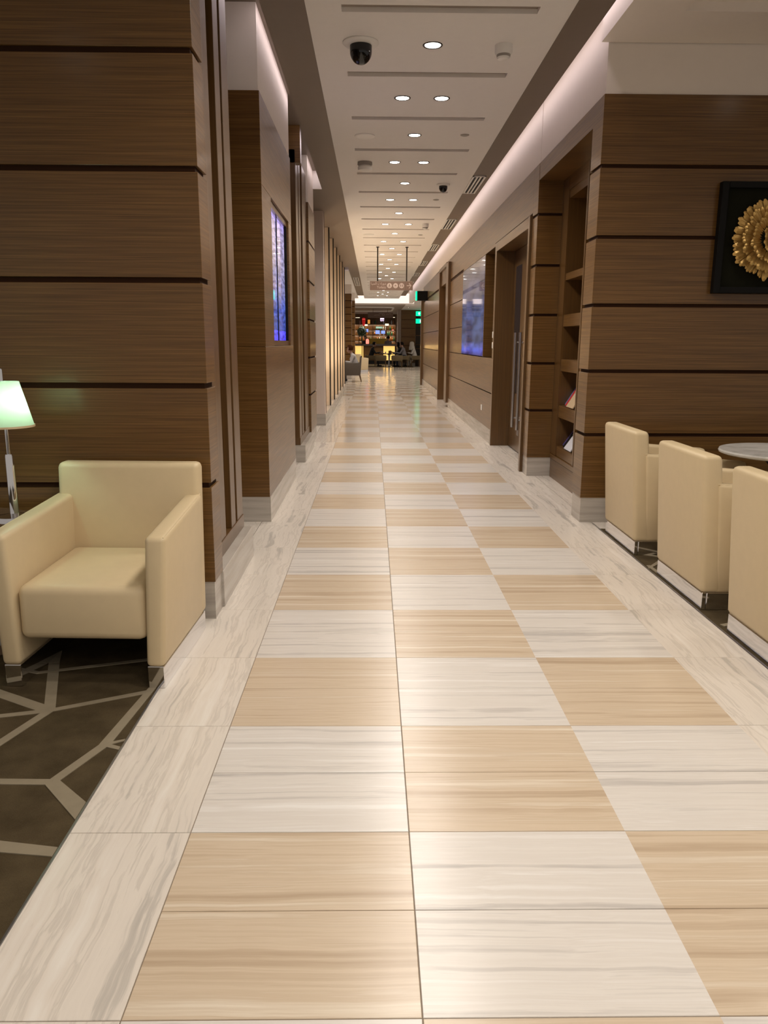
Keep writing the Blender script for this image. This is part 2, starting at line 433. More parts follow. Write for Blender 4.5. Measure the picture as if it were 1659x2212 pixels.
# carpets
cl = bx('floor_left_carpet', 'carpet', -7, -0.884, -6, 3.97, -0.04, -0.001)
tag(cl, 'dark brown lounge carpet with irregular beige lines under the reading armchair', kind='structure')
cr = bx('floor_right_carpet', 'carpet', 1.752, 7, -6, 5.97, -0.04, -0.001)
tag(cr, 'dark brown lounge carpet with irregular beige lines under the row of armchairs', kind='structure')
for xx, par in ((-0.882, cl), (1.748, cr)):
    bx('edge_strip', 'steel', xx - 0.003, xx + 0.003, -6, 3.75 if par is cl else 5.95, -0.02, 0.002, par)
NI = [0]
def inlay(par, p, q, w0, w1):
    p, q = Vector(p), Vector(q); d = (q - p).normalized(); n = Vector((-d.y, d.x, 0))
    mb = MB(); NI[0] += 1; z0, z1 = -0.001, 0.0008 + 0.00012 * NI[0]
    a = [p - n * w0 / 2, q - n * w1 / 2, q + n * w1 / 2, p + n * w0 / 2]
    if par is cl: a = [Vector((min(v.x, -0.887), v.y, 0)) for v in a]
    else: a = [Vector((max(v.x, 1.755), v.y, 0)) for v in a]
    mb.hexa([(v.x, v.y, z0) for v in a] + [(v.x, v.y, z1) for v in a])
    mb.build('carpet_line', 'carpet_line', par)
fa = lambda x, y: floor_at(x, y)
A = fa(107, 1535)
for q, w0, w1 in ((fa(-60, 1478), .05, .05), (fa(117, 1432), .042, .046), (fa(322, 1494), .028, .030), (fa(-80, 1556), .030, .030), (fa(-70, 1650), .036, .036)):
    inlay(cl, A, q, w0, w1)
Bn, Cn = fa(226, 1609), fa(112, 1690)
inlay(cl, fa(345, 1472), Bn, .045, .040); inlay(cl, Bn, Cn, .036, .036)
inlay(cl, Bn, fa(272, 1599), .022, .016); inlay(cl, Bn, fa(262, 1617), .022, .022)
inlay(cl, Cn, fa(-90, 1688), .032, .032); inlay(cl, Cn, fa(205, 1752), .045, .115)
inlay(cl, fa(135, 1841), fa(-120, 1818), .040, .055)
inlay(cl, fa(60, 1456), fa(330, 1424), .020, .024); inlay(cl, fa(117, 1432), fa(140, 1330), .045, .05)
for p, q, w0 in (((-1.6, 2.05, 0), (-2.4, 1.5, 0), .04), ((-1.7, 2.9, 0), (-2.6, 3.3, 0), .04), ((-1.5, 1.3, 0), (-2.6, 0.5, 0), .04), ((-1.0, 0.9, 0), (-2.2, 0.2, 0), .05)):
    inlay(cl, p, q, w0, w0)
for p, q, w0 in ((fa(1370, 1195), fa(1425, 1203), .028), (fa(1392, 1228), fa(1440, 1205), .04), (fa(1400, 1222), fa(1425, 1240), .026), (fa(1515, 1297), fa(1580, 1318), .028), (fa(1560, 1352), fa(1600, 1345), .03)):
    inlay(cr, p, q, w0, w0)
for p, q, w0 in (((2.3, 3.0, 0), (3.4, 4.2, 0), .035), ((2.2, 5.2, 0), (3.3, 4.4, 0), .035), ((2.0, 2.3, 0), (3.2, 2.0, 0), .04), ((3.4, 4.2, 0), (4.6, 4.6, 0), .04)):
    inlay(cr, p, q, w0, w0)

# ------------------------------------------------------------------ ceiling
ce = empty('ceiling', label='white corridor ceiling with cross slots and taupe side bands', kind='structure')
CY0, CY1 = -5.0, 39.0
SX0, SX1 = -0.205, 1.05
slots = [5.455 + 1.226 * k for k in range(-8, 28)]
slots = [y for y in slots if y < CY1 - 0.4]
mb = MB()
mb.box(-0.43, SX0, CY0, CY1, ZC, ZC + 0.06); mb.box(SX1, 1.265, CY0, CY1, ZC, ZC + 0.06)
edges = [CY0] + [v for y in slots for v in (y - 0.055, y + 0.055)] + [CY1]
for a, c in zip(edges[::2], edges[1::2]):
    mb.box(SX0, SX1, a, c, ZC, ZC + 0.06)
mb.build('ceiling_board', 'paint', ce)
bx('ceiling_backing', 'paint', -0.43, 1.265, CY0, CY1, ZC + 0.075, ZC + 0.10, ce)
sl = MB().box(SX0 - .01, SX1 + .01, -0.065, 0.065, ZC + 0.03, ZC + 0.05).mesh('slot', 'slot_taupe')
for y in slots: link('slot', sl, ce, (0, y, 0))
bx('side_band', 'taupe', 1.265, 1.49, CY0, 36.6, ZC - 0.004, ZC + 0.03, ce)
bx('side_band', 'taupe', -0.711, -0.43, CY0, 36.6, ZC - 0.004, ZC + 0.03, ce)
bx('side_band', 'taupe', -1.6, -0.711, 11.40, 22.8, ZC - 0.004, ZC + 0.03, ce)
bx('cove_catch_panel', 'paint', -1.6, -0.711, 11.37, 11.40, ZC - 0.004, ZT, ce)  # panel added to catch the cove LED as a bright patch
# cove lids
bx('cove_top', 'paint', 1.20, 1.80, CY0, 36.6, ZT, ZT + 0.03, ce)
bx('cove_top', 'taupe', -1.70, -0.35, 3.77, 36.6, ZT, ZT + 0.03, ce)
# lounge ceilings with shallow trays
rl = empty('ceiling_right_lounge', label='plain plaster lounge ceiling with a shallow tray beside the corridor', kind='structure')
mb = MB(); mb.box(1.60, 1.98, CY0, 5.97, ZC, ZC + 0.2); mb.box(1.98, 7.0, 5.44, 5.97, ZC, ZC + 0.2); mb.build('ceiling_border', 'paint_wall', rl)
bx('ceiling_tray', 'paint_wall', 1.975, 7.0, CY0, 5.45, ZC + 0.055, ZC + 0.2, rl)
ll = bx('ceiling_left_lounge', 'paint', -7.0, -0.82, CY0, 3.77, ZC, ZC + 0.2)
tag(ll, 'plain plaster ceiling above the reading armchair', kind='structure')

# ------------------------------------------------------------------ panelled walls
GR = 0.013     # half groove height
def panelled(name, label, x0, x1, y0, y1, courses=COURSES, upper=True, plinth=True, mat='wood', inset=0.014, side_open=()):
    """dark core, one board per course, stone plinth, plastered upper wall"""
    r = bx(name, 'groove', x0 + inset, x1 - inset, y0 + inset, y1 - inset, courses[0][0] if plinth else courses[0][0], courses[-1][1])
    tag(r, label, kind='structure')
    for k, (a, c) in enumerate(courses):
        za = a + (GR if k > 0 else 0); zb = c - (GR if k < len(courses) - 1 else 0)
        bx('panel', mat, x0, x1, y0, y1, za, zb, r, bevel=0.0015, seg=1)
    if plinth:
        bx('plinth', 'marble_plinth', x0 + 0.006, x1 - 0.006, y0 + 0.006, y1 - 0.006, 0, courses[0][0], r)
    if upper:
        bx('upper_wall', 'paint_wall', x0 + 0.008, x1 - 0.008, y0 + 0.008, y1 - 0.008, ZW, ZT, r)
    return r

# left: near column, then fluted screen, display block, fluted screen, column
L1 = panelled('wall_left_column', 'brown veneer wall with horizontal grooves behind the lamp and armchair', -7.0, -0.80, 3.77, 3.97)
def flutes(name, label, y0, y1, mirror=False):
    r = bx(name, 'groove', -1.05, -0.925, y0, y1, 0.2, ZC - 0.012)
    tag(r, label, kind='structure')
    bx('plinth', 'marble_plinth', -1.05, -0.795, y0 - 0.01, y1, 0, 0.2, r, bevel=0.004)
    L_ = y1 - y0
    st = [(0.0, 0.42), (0.60, 0.74), (0.80, 1.0)]
    if mirror: st = [(1 - b_, 1 - a_) for a_, b_ in st]
    for a_, b_ in st:
        bx('stile', 'wood_vertical', -0.93, -0.858, y0 + L_ * a_, y0 + L_ * b_, 0.285, ZC - 0.012, r, bevel=0.003)
    bx('bottom_rail', 'wood_vertical', -0.93, -0.852, y0, y1, 0.2, 0.285, r, bevel=0.003)
    return r
flutes('wall_left_screen', 'fluted brown timber screen between grooved wall and open passage', 3.972, 4.985)
flutes('wall_left_screen_far', 'fluted brown timber screen just past the blue display block', 9.08, 10.43, True)
bx('header', 'wood', -1.2, -0.80, 9.08, 9.22, 3.31, ZT, bpy.data.objects['wall_left_screen_far'])

# display block: front grooveless, panel lines at the display
DB = bx('wall_left_display', 'groove', -1.60, -0.90, 5.985, 8.03, 0.2, ZW)
tag(DB, 'brown veneer block with the blue display let into its side', kind='structure')
bx('plinth', 'marble_plinth', -1.6, -0.805, 5.972, 8.04, 0, 0.2, DB)
bx('upper_wall', 'paint_wall', -1.6, -0.818, 5.978, 8.03, ZW, ZT, DB)
dz0, dz1, dy0, dy1 = 1.36, 2.51, 6.50, 7.79
bx('panel', 'wood', -1.61, -0.81, 5.97, 8.04, 0.2, dz0 - 0.002, DB, bevel=0.0015, seg=1)
bx('panel', 'wood', -1.61, -0.81, 5.97, 8.04, dz1 + 0.002, ZW, DB, bevel=0.0015, seg=1)
bx('panel', 'wood', -1.61, -0.81, 5.97, dy0, dz0, dz1, DB, bevel=0.0015, seg=1)
bx('panel', 'wood', -1.61, -0.81, dy1, 8.04, dz0, dz1, DB, bevel=0.0015, seg=1)

# display itself
ds = empty('display_screen', (-0.85, 7.14, dz0), 0, 'lit blue two-pane display in the side of the veneer block', 'display')
def at(o, name, mat, x0, x1, y0, y1, z0, z1, **kw):
    l = o.location
    return bx(name, mat, x0 - l.x, x1 - l.x, y0 - l.y, y1 - l.y, z0 - l.z, z1 - l.z, o, **kw)
at(ds, 'housing', 'black', -0.895, -0.875, dy0 + .002, dy1 - .002, dz0 + .002, dz1 - .002)
at(ds, 'frame', 'wood_vertical', -0.875, -0.83, dy0 + .002, dy1 - .002, dz1 - 0.05, dz1 - 0.002)
at(ds, 'frame', 'wood_vertical', -0.875, -0.83, dy0 + .002, dy1 - .002, dz0 + .002, dz0 + 0.045)
at(ds, 'frame', 'black', -0.875, -0.83, dy1 - 0.05, dy1 - .002, dz0 + 0.045, dz1 - 0.05)
ym = 7.13
for a, c in ((dy0 + .002, ym - 0.012), (ym + 0.012, dy1 - 0.05)):
    p = at(ds, 'pane', 'screen_left', -0.872, -0.852, a, c, dz0 + 0.045, dz1 - 0.05)
at(ds, 'mullion', 'black', -0.874, -0.845, ym - 0.012, ym + 0.012, dz0 + 0.045, dz1 - 0.05)

# far-left column and passage back
L3 = panelled('wall_left_column_far', 'brown grooved column between far fluted screen and cream fins', -1.6, -0.83, 10.44, 11.45)
lb = bx('wall_left_passage', 'wood', -1.72, -1.62, 3.97, 24.0, 0, ZT)
tag(lb, 'dark veneer back wall of the left passages', kind='structure')
# white end column and cream fins with uplights
fw = bx('wall_left_fins', 'cream_panel', -1.60, -1.35, 13.17, 23.6, 0.0, ZC - 0.006)
tag(fw, 'row of tall cream fins standing on a grey stone kerb', kind='structure')
bx('plinth', 'marble_plinth', -1.35, -0.80, 13.17, 23.6, 0, 0.19, fw, bevel=0.004)
bx('end_panel', 'white_panel', -1.35, -0.812, 13.18, 13.40, 0.19, ZC - 0.006, fw)
bx('edge_trim', 'dark_metal', -0.86, -0.806, 13.40, 13.43, 0.19, ZC - 0.006, fw)
finm = MB().box(-1.35, -0.815, 0, 0.09, 0.19, ZC - 0.006).mesh('fin', 'cream_panel', bevel=0.004)
edgm = MB().box(-0.832, -0.810, -0.004, 0.094, 0.19, ZC - 0.008).mesh('fin_edge', 'dark_metal')
for k in range(6):
    y = 15.02 + 1.57 * k
    f = link('fin', finm, fw, (0, y, 0)); link('fin_edge', edgm, f)
for k in range(6):
    y = 14.25 + 1.57 * k
    u = empty('uplight', (-1.05, y, 0.192), 0, 'small uplight on the stone kerb between two cream fins', 'uplight', 'uplights between the cream fins')
    MB().lathe([(0.05, 0), (0.055, 0.02), (0.05, 0.03)], n=16).build('housing', 'steel', u)
    MB().lathe([(0.0, 0.031), (0.04, 0.033), (0.0, 0.035)], n=16).build('lens', 'lens', u)
    lamp('SPOT', 'uplight_lamp', (0, 0, 0.06), 75, (1.0, 0.80, 0.56), (0.03, 0, 1), u, spot_size=math.radians(120), spot_blend=0.8, shadow_soft_size=0.04)
# hall columns past the fins
HC = [(0.2 + 0.2433 * k, 0.2 + 0.2433 * (k + 1)) for k in range(12)]
HC[-1] = (HC[-1][0], ZW)
panelled('wall_left_hall', 'grey-brown banded column beside the lounge opening', -1.06, -0.80, 29.6, 30.0, HC, mat='white_panel' if False else 'wood')
panelled('wall_left_hall_far', 'grey-brown banded column farther into the hall', -1.06, -0.79, 34.6, 35.0, HC)

# right: near wall, bookcase niche, column, door, long wall
R1 = panelled('wall_right_column', 'brown veneer wall with horizontal grooves behind the framed gold art', 1.645, 7.0, 5.97, 6.24)
R2 = panelled('wall_right_pier', 'narrow brown grooved pier between bookcase and double door', 1.645, 2.4, 8.15, 8.40)
ub = bx('wall_right_lintel', 'wood', 1.647, 1.90, 6.24, 8.15, 2.97, ZW)
tag(ub, 'veneer lintel above the bookcase niche', kind='structure')
bx('upper_wall', 'paint_wall', 1.655, 1.90, 6.24, 8.15, ZW, ZT, ub)
bx('niche_head_panel', 'wood', 1.893, 1.91, 6.24, 8.15, 2.84, 2.97, ub)
# door 1
d1 = empty('door_1', (1.87, 9.6, 0), 0, 'dark veneer double door with long steel pull bars', kind='structure')
bx('frame', 'wood_vertical', 1.622 - 1.87, 1.70 - 1.87, 8.42 - 9.6, 8.50 - 9.6, 0, 2.68, d1, bevel=0.003)
bx('frame', 'wood_vertical', 1.628 - 1.87, 1.90 - 1.87, 10.63 - 9.6, 10.70 - 9.6, 0, 2.68, d1, bevel=0.003)
bx('frame', 'wood_vertical', 1.70 - 1.87, 1.98 - 1.87, 8.42 - 9.6, 8.50 - 9.6, 0, 2.68, d1)
bx('frame', 'wood', 1.628 - 1.87, 1.98 - 1.87, 8.50 - 9.6, 10.63 - 9.6, 2.57, 2.68, d1, bevel=0.003)
for ya, yb, hy, g0, g1 in ((8.505, 9.765, 9.60, 8.9, 9.35), (9.775, 10.625, 9.94, 10.08, 10.46)):
    lf = bx('door_leaf', 'wood_vertical', 0, 0.05, ya - 9.6, yb - 9.6, 0.012, 2.565, d1, bevel=0.003)
    bx('glass_slot', 'glass_dark', -0.004, 0.004, g0 - 9.6, g1 - 9.6, 0.75, 2.36, lf)
    hb = MB(); hb.tube([(-0.075, hy - 9.6, 0.33), (-0.075, hy - 9.6, 1.52)], 0.019, 14)
    for zz in (0.45, 1.40): hb.tube([(0.0, hy - 9.6, zz), (-0.075, hy - 9.6, zz)], 0.010, 8)
    hb.build('pull_bar', 'steel', lf, smooth=True)
    bx('kick_plate', 'steel', -0.003, 0.002, hy - 9.6 - 0.06, hy - 9.6 + 0.06, 0.22, 0.30, lf)
# long right wall
wr = empty('wall_right', label='long brown veneer wall with horizontal grooves beside the double door', kind='structure')
bx('core', 'groove', 1.80, 2.0, 10.70, 17.40, 0, ZW, wr)
bx('over_panel', 'wood', 1.645, 1.82, 8.40, 26.0, 2.70, ZW, wr, bevel=0.0015, seg=1)
bx('upper_wall', 'paint_wall', 1.655, 1.82, 8.40, 36.6, ZW, ZT, wr)
NY0, NY1, GY1 = 10.87, 11.77, 14.62
for k, (a, c) in enumerate(COURSES[:5]):
    za, zb = a + (0 if k == 0 else 0.007), c - 0.007
    if k in (2, 3, 4):
        bx('panel', 'wood', 1.645, 1.80, GY1 + 0.004, 17.0, za, zb, wr, bevel=0.0015, seg=1)
    else:
        bx('panel', 'wood', 1.645, 1.80, 10.705, 17.0, za, zb, wr, bevel=0.0015, seg=1)
bx('panel', 'wood', 1.645, 1.80, 10.705, NY0, 1.19, 2.69, wr)
bx('niche_jamb', 'wood', 1.645, 1.98, NY1, NY1 + 0.03, 1.187, 2.69, wr)
bx('panel_backing', 'groove', 1.66, 1.80, 14.62, 17.0, 0.2, 2.7, wr)
bx('glass_backing', 'groove', 1.665, 1.80, NY1 + 0.03, GY1, 1.187, 2.70, wr)
bx('plinth', 'marble_plinth', 1.64, 1.80, 10.72, 17.0, 0, 0.2, wr)
bx('niche_head', 'wood', 1.645, 1.98, NY0, GY1, 2.655, 2.70, wr)
gs = bx('glass_panel', 'screen_right', 1.642, 1.660, NY1 + 0.035, GY1 - 0.002, 1.195, 2.645)
tag(gs, 'large glossy bluish glass display set in the right veneer wall', 'display')
# door 2 with full height frame
d2 = empty('door_2', (1.78, 18.2, 0), 0, 'tall recessed veneer doorway farther along the right wall', kind='structure')
for x0, x1, y0, y1, z0, z1 in ((1.59, 1.80, 17.0, 17.5, 0.1, 3.06), (1.60, 1.86, 19.33, 19.45, 0.0, 3.10), (1.60, 1.86, 17.5, 19.33, 3.02, 3.10)):
    bx('frame', 'wood_vertical', x0 - 1.78, x1 - 1.78, y0 - 18.2, y1 - 18.2, z0, z1, d2, bevel=0.003)
bx('door_leaf', 'wood_vertical', 0.02, 0.08, -0.7, 1.13, 0.01, 3.02, d2)
wf = empty('wall_right_far', label='last stretch of grooved veneer wall before the hall', kind='structure')
bx('core', 'groove', 1.665, 2.0, 19.45, 26.0, 0.0, ZW, wf)
for k, (a, c) in enumerate(COURSES[:5]):
    bx('panel', 'wood', 1.645, 1.80, 19.45, 26.0, a + 0.007, c - 0.007, wf)
bx('plinth', 'marble_plinth', 1.63, 1.80, 19.45, 26.0, 0, 0.2, wf)
bx('end_post', 'wood_vertical', 1.57, 1.82, 25.95, 26.15, 0.0, 3.0, wf, bevel=0.003)
# end wall of the hall
wfr = bx('wall_front', 'paint_wall', -6, 7, 58, 58.2, 0, 4.2); tag(wfr, 'end wall of the far hall', kind='structure')
bx('return_wall', 'wood', -6, -1.0, 23.6, 24.0, 0, ZT, lb)
bx('return_wall', 'wood', 1.82, 7, 25.9, 26.1, 0, ZT, wf)
bx('outer_ceiling', 'paint', -6, -0.72, 24, 39, ZC, ZC + .03, ce)
bx('outer_ceiling', 'paint', 1.80, 7, 26, 39, ZC, ZC + .03, ce)

# ------------------------------------------------------------------ cove light
for nm, lab, x, ax, segs in (('cove_light', 'hidden led strip in the right-hand ceiling cove', 1.50, 1, [(5.0, 36.4)]),
                             ('cove_light', 'hidden led strip in the left-hand ceiling cove', -0.718, -1, [(5.0, 9.05), (9.25, 11.5), (23.0, 36.4)])):
    r = empty(nm, (x, segs[0][0], ZT - 0.02), 0, lab, 'light strip')
    for a, c in segs:
        bx('led_profile', 'led', -0.018, 0.018, a - segs[0][0], c - segs[0][0], 0, 0.018, r)
        n = max(1, round((c - a) / 6))
        for i in range(n):
            y0 = a + (c - a) * i / n; y1 = a + (c - a) * (i + 1) / n
            ll_ = lamp('AREA', 'led_lamp', (0.0, (y0 + y1) / 2 - segs[0][0], -0.006), P_COVE * (y1 - y0), COVE_COL, (ax * 0.4, 0, -0.9), r, shape='RECTANGLE', size=0.03, size_y=(y1 - y0))
            q = Vector((ax * 0.4, 0, -0.9)).to_track_quat('-Z', 'Y').to_matrix()
            ll_.rotation_euler = q.to_euler()
            d = ll_.data
            # make the long side run along the corridor
            ydir = q @ Vector((0, 1, 0))
            if abs(ydir.y) < 0.5: d.size, d.size_y = (y1 - y0), 0.03

# ------------------------------------------------------------------ downlights
ringm = MB().lathe([(0.056, 0.03), (0.056, -0.001), (0.064, -0.006), (0.071, -0.004), (0.072, 0.004)], n=28, cap=False).mesh('trim_ring', 'dark_metal', smooth=True)
lensm = MB().lathe([(0.0, -0.003), (0.056, -0.0025), (0.056, -0.001), (0.0, -0.001)], n=24, cap=False).mesh('lens', 'lens')
def downlight(x, y, z, power, label, group, size=150):
    r = empty('downlight', (x, y, z), 0, label, 'downlight', group)
    link('trim_ring', ringm, r); link('lens', lensm, r)
    lamp('SPOT', 'downlight_lamp', (0, 0, -0.012), power, WARM, (0, 0, -1), r, spot_size=math.radians(size), spot_blend=0.7, shadow_soft_size=0.085)
    return r
LAB = 'round recessed downlight with dark trim in the corridor ceiling'
for k in range(-7, 26):
    y = 6.06 + 1.222 * k
    if y > 37.5: break
    xs = (0.42,) if k % 2 == 0 else ((0.25, 0.59) if k < 6 else (0.215, 0.63))
    for x in xs:
        downlight(x, y, ZC, P_DOWN * (1.0 if len(xs) == 1 else 0.62), LAB, 'corridor ceiling downlights')
for x, y, p in ((-2.2, 1.2, .30), (-4.0, 1.2, .45), (-2.2, -1.4, .5), (-4.2, -1.4, .6), (3.2, 2.0, 2.0), (5.0, 2.0, 1.8), (3.2, 4.4, 1.3), (5.0, 4.4, 1.3), (3.2, -0.6, 2), (5.0, -0.6, 1.6)):  # unseen downlights added to fill both lounges with light
    downlight(x, y, ZC + (0.055 if x > 0 else 0), P_LOUNGE_FILL * p, 'unseen recessed downlight added to fill a lounge beside the corridor', 'added lounge fill lamps', 130)

# ------------------------------------------------------------------ ceiling devices
def dome(x, y, s, lab):
    r = empty('dome_camera', (x, y, ZC), 0, lab, 'camera')
    MB().lathe([(0.125 * s, 0.0), (0.128 * s, -0.008), (0.118 * s, -0.018), (0.085 * s, -0.024), (0.0, -0.024)], n=32).build('flange', 'white_plastic', r, smooth=True)
    pr = [(0.078 * s, -0.022 * s)] + [(0.078 * s * math.cos(t), -0.06 * s - 0.085 * s * math.sin(t)) for t in [PI / 2 * i / 9 for i in range(10)]]
    MB().lathe(pr, n=32).build('dome', 'black_gloss', r, smooth=True)
dome(-0.09, 6.02, 1.0, 'large black dome camera with white flange on the ceiling')
dome(0.935, 11.0, 0.72, 'small black dome camera near the first air grille')
def detector(x, y, lab, s=1.0):
    r = empty('smoke_detector', (x, y, ZC), 0, lab, 'detector')
    MB().lathe([(0.063 * s, 0), (0.063 * s, -0.045 * s), (0.056 * s, -0.062 * s), (0, -0.062 * s)], n=28).build('base', 'white_plastic', r, smooth=True)
    MB().lathe([(0.05 * s, -0.062 * s), (0.048 * s, -0.078 * s), (0, -0.078 * s)], n=28).build('vent', 'grey_plastic', r)
    MB().lathe([(0.046 * s, -0.078 * s), (0.040 * s, -0.090 * s), (0.018 * s, -0.098 * s), (0, -0.098 * s)], n=28).build('cap', 'white_plastic', r, smooth=True)
detector(0.925, 6.05, 'white smoke detector level with the large dome camera')
detector(0.93, 14.55, 'white smoke detector farther down the corridor ceiling')
r = empty('beacon', (-0.10, 9.74, ZC), 0, 'white alarm beacon with dark band on the ceiling', 'beacon')
MB().lathe([(0.085, 0), (0.088, -0.03), (0.07, -0.04), (0, -0.04)], n=28).build('base', 'grey_plastic', r, smooth=True)
MB().lathe([(0.07, -0.04), (0.085, -0.06), (0.08, -0.09), (0.04, -0.105), (0, -0.105)], n=28).build('cap', 'white_plastic', r, smooth=True)
for x, y, lab in ((-0.09, 8.55, 'round white loudspeaker disc between the nearest ceiling slots'), (-0.09, 16.0, 'round white loudspeaker disc far along the ceiling')):
    o = MB().lathe([(0.105, 0.002), (0.105, -0.006), (0.095, -0.012), (0.07, -0.010), (0.0, -0.012)], n=32).build('ceiling_speaker', 'white_plastic', loc=(x, y, ZC), smooth=True)
    tag(o, lab, 'speaker')
for x, y in ((0.93, 8.48), (0.93, 12.15), (0.93, 16.0)):
    o = MB().lathe([(0.045, 0.002), (0.045, -0.004), (0.03, -0.010), (0.0, -0.010)], n=20).build('sprinkler_cover', 'grey_plastic', loc=(x, y, ZC), smooth=True)
    tag(o, 'small round sprinkler cover flush in the corridor ceiling', 'sprinkler', 'ceiling sprinkler covers')
def grille(x, y0, y1, lab, grp):
    r = empty('air_grille', (x, (y0 + y1) / 2, ZC - 0.004), 0, lab, 'air grille', grp)
    h = (y1 - y0) / 2; wx = 0.085
    m_ = MB(); m_.box(-wx, wx, -h, -h + 0.03, -0.012, 0.001); m_.box(-wx, wx, h - 0.03, h, -0.012, 0.001)
    m_.box(-wx, -wx + 0.022, -h, h, -0.012, 0.001); m_.box(wx - 0.022, wx, -h, h, -0.012, 0.001); m_.build('frame', 'white_plastic', r)
    bx('backing', 'black', -wx + .02, wx - .02, -h + .02, h - .02, -0.003, 0.0, r)
    for s in (-0.022, 0.022):
        bx('slat', 'white_plastic', s - 0.011, s + 0.011, -h + 0.03, h - 0.03, -0.012, -0.003, r)
for k in range(7):
    y = 10.42 + 3.52 * k
    grille(1.345, y, y + 1.16, 'white slatted air grille in the right taupe ceiling band', 'air grilles in the right ceiling band')
grille(-0.575, 26.3, 30.2, 'white slatted air grille in the left taupe ceiling band', None)

# ------------------------------------------------------------------ text
def text_mesh(name, s, size, mat, parent, loc, align='LEFT', depth=0.002):
    c = bpy.data.curves.new(name, 'FONT'); c.body = s; c.size = size; c.align_x = align; c.align_y = 'CENTER'; c.extrude = depth
    t = bpy.data.objects.new(name + '_tmp', c); COL.objects.link(t)
    bpy.context.view_layer.update()
    me = bpy.data.meshes.new_from_object(t.evaluated_get(bpy.context.evaluated_depsgraph_get()))
    bpy.data.objects.remove(t); me.name = name
    me.materials.clear(); me.materials.append(M[mat])
    o = link(name, me, parent, loc); o.rotation_euler = (PI / 2, 0, 0)
    return o
def disc(mb, x, z, r, y, n=24, th=0.003):
    a = [mb.bm.verts.new((x + r * math.cos(2 * PI * i / n), y, z + r * math.sin(2 * PI * i / n))) for i in range(n)]
    b_ = [mb.bm.verts.new((v.co.x, y + th, v.co.z)) for v in a]
    mb.bm.faces.new(a)
    for i in range(n): mb.bm.faces.new((a[i], a[(i + 1) % n], b_[(i + 1) % n], b_[i]))
ts = empty('toilet_sign', (0.41, 18.0, 2.53), 0, 'brown hanging sign reading Toilets with an arrow', 'sign')
bx('panel', 'sign_brown', -0.48, 0.31, -0.03, 0.03, 0, 0.195, ts, bevel=0.003)
bx('arrow_panel', 'sign_brown', 0.314, 0.48, -0.03, 0.03, 0, 0.195, ts, bevel=0.003)
for x in (-0.31, 0.34):
    rd = MB().tube([(x, 0, 0.19), (x, 0, ZC - 2.53)], 0.014, 10).build('rod', 'dark_metal', ts, smooth=True)
    MB().lathe([(0.035, ZC - 2.53), (0.035, ZC - 2.545), (0.0, ZC - 2.545)], (x, 0, 0), 16).build('ceiling_cap', 'dark_metal', rd)
text_mesh('lettering', 'Toilets', 0.072, 'sign_pale', ts, (-0.125, -0.032, 0.060), 'RIGHT')
ar = '\ufeeb\ufe8e\ufef4\ufee4\ufedf\ufe8d \ufe95\ufe8d\ufead\ufeed\ufea9'
ar = '\ufee9\ufe8e\ufef4\ufee4\ufedf\ufe8d \ufe95\ufe8d\ufead\ufeed\ufea9'
text_mesh('lettering', ar, 0.075, 'sign_pale', ts, (-0.120, -0.032, 0.140), 'RIGHT')
for k, x in enumerate((-0.045, 0.092, 0.228)):
    mb = MB(); disc(mb, x, 0.098, 0.055, -0.033); ic = mb.build('symbol_disc', 'sign_pale', ts)
    mb = MB()
    if k == 0:
        disc(mb, x, 0.125, 0.010, -0.036, 12); mb.box(x - .010, x + .010, -0.036, -0.033, .092, .114); mb.box(x - .024, x + .024, -0.036, -0.033, .082, .094); mb.box(x - .03, x + .03, -0.036, -0.033, .062, .068)
    elif k == 1:
        disc(mb, x, 0.108, 0.010, -0.036, 12); mb.box(x - .026, x + .026, -0.036, -0.033, .090, .099); mb.box(x - .02, x + .02, -0.036, -0.033, .064, .071)
    else:
        for s in (-.022, .022):
            disc(mb, x + s, 0.118, 0.009, -0.036, 12); mb.box(x + s - .009, x + s + .009, -0.036, -0.033, .076, .107)
        mb.box(x - .002, x + .002, -0.036, -0.033, .076, .122)
    mb.build('symbol', 'sign_brown', ic)
mb = MB()
mb.box(0.345, 0.440, -0.033, -0.030, 0.090, 0.106)
for s in (-1, 1):
    mb.hexa([(0.432, -.033, .098 - .008), (0.448, -.033, .098 + .002), (0.448, -.030, .098 + .002), (0.432, -.030, .098 - .008)] + [(0.386, -.033, .098 + s * .052), (0.402, -.033, .098 + s * .058), (0.402, -.030, .098 + s * .058), (0.386, -.030, .098 + s * .052)])
mb.build('arrow', 'sign_pale', ts)

# green exit signs
e1 = empty('exit_sign', (1.46, 24.2, 2.62), 0, 'black boxed exit sign with a green edge high on the right wall', 'exit sign')
bx('box', 'black', -0.13, 0.19, -0.09, 0.09, 0, 0.28, e1, bevel=0.01)
bx('lit_face', 'green_lit', -0.175, -0.13, -0.085, 0.085, 0.005, 0.275, e1, bevel=0.015)

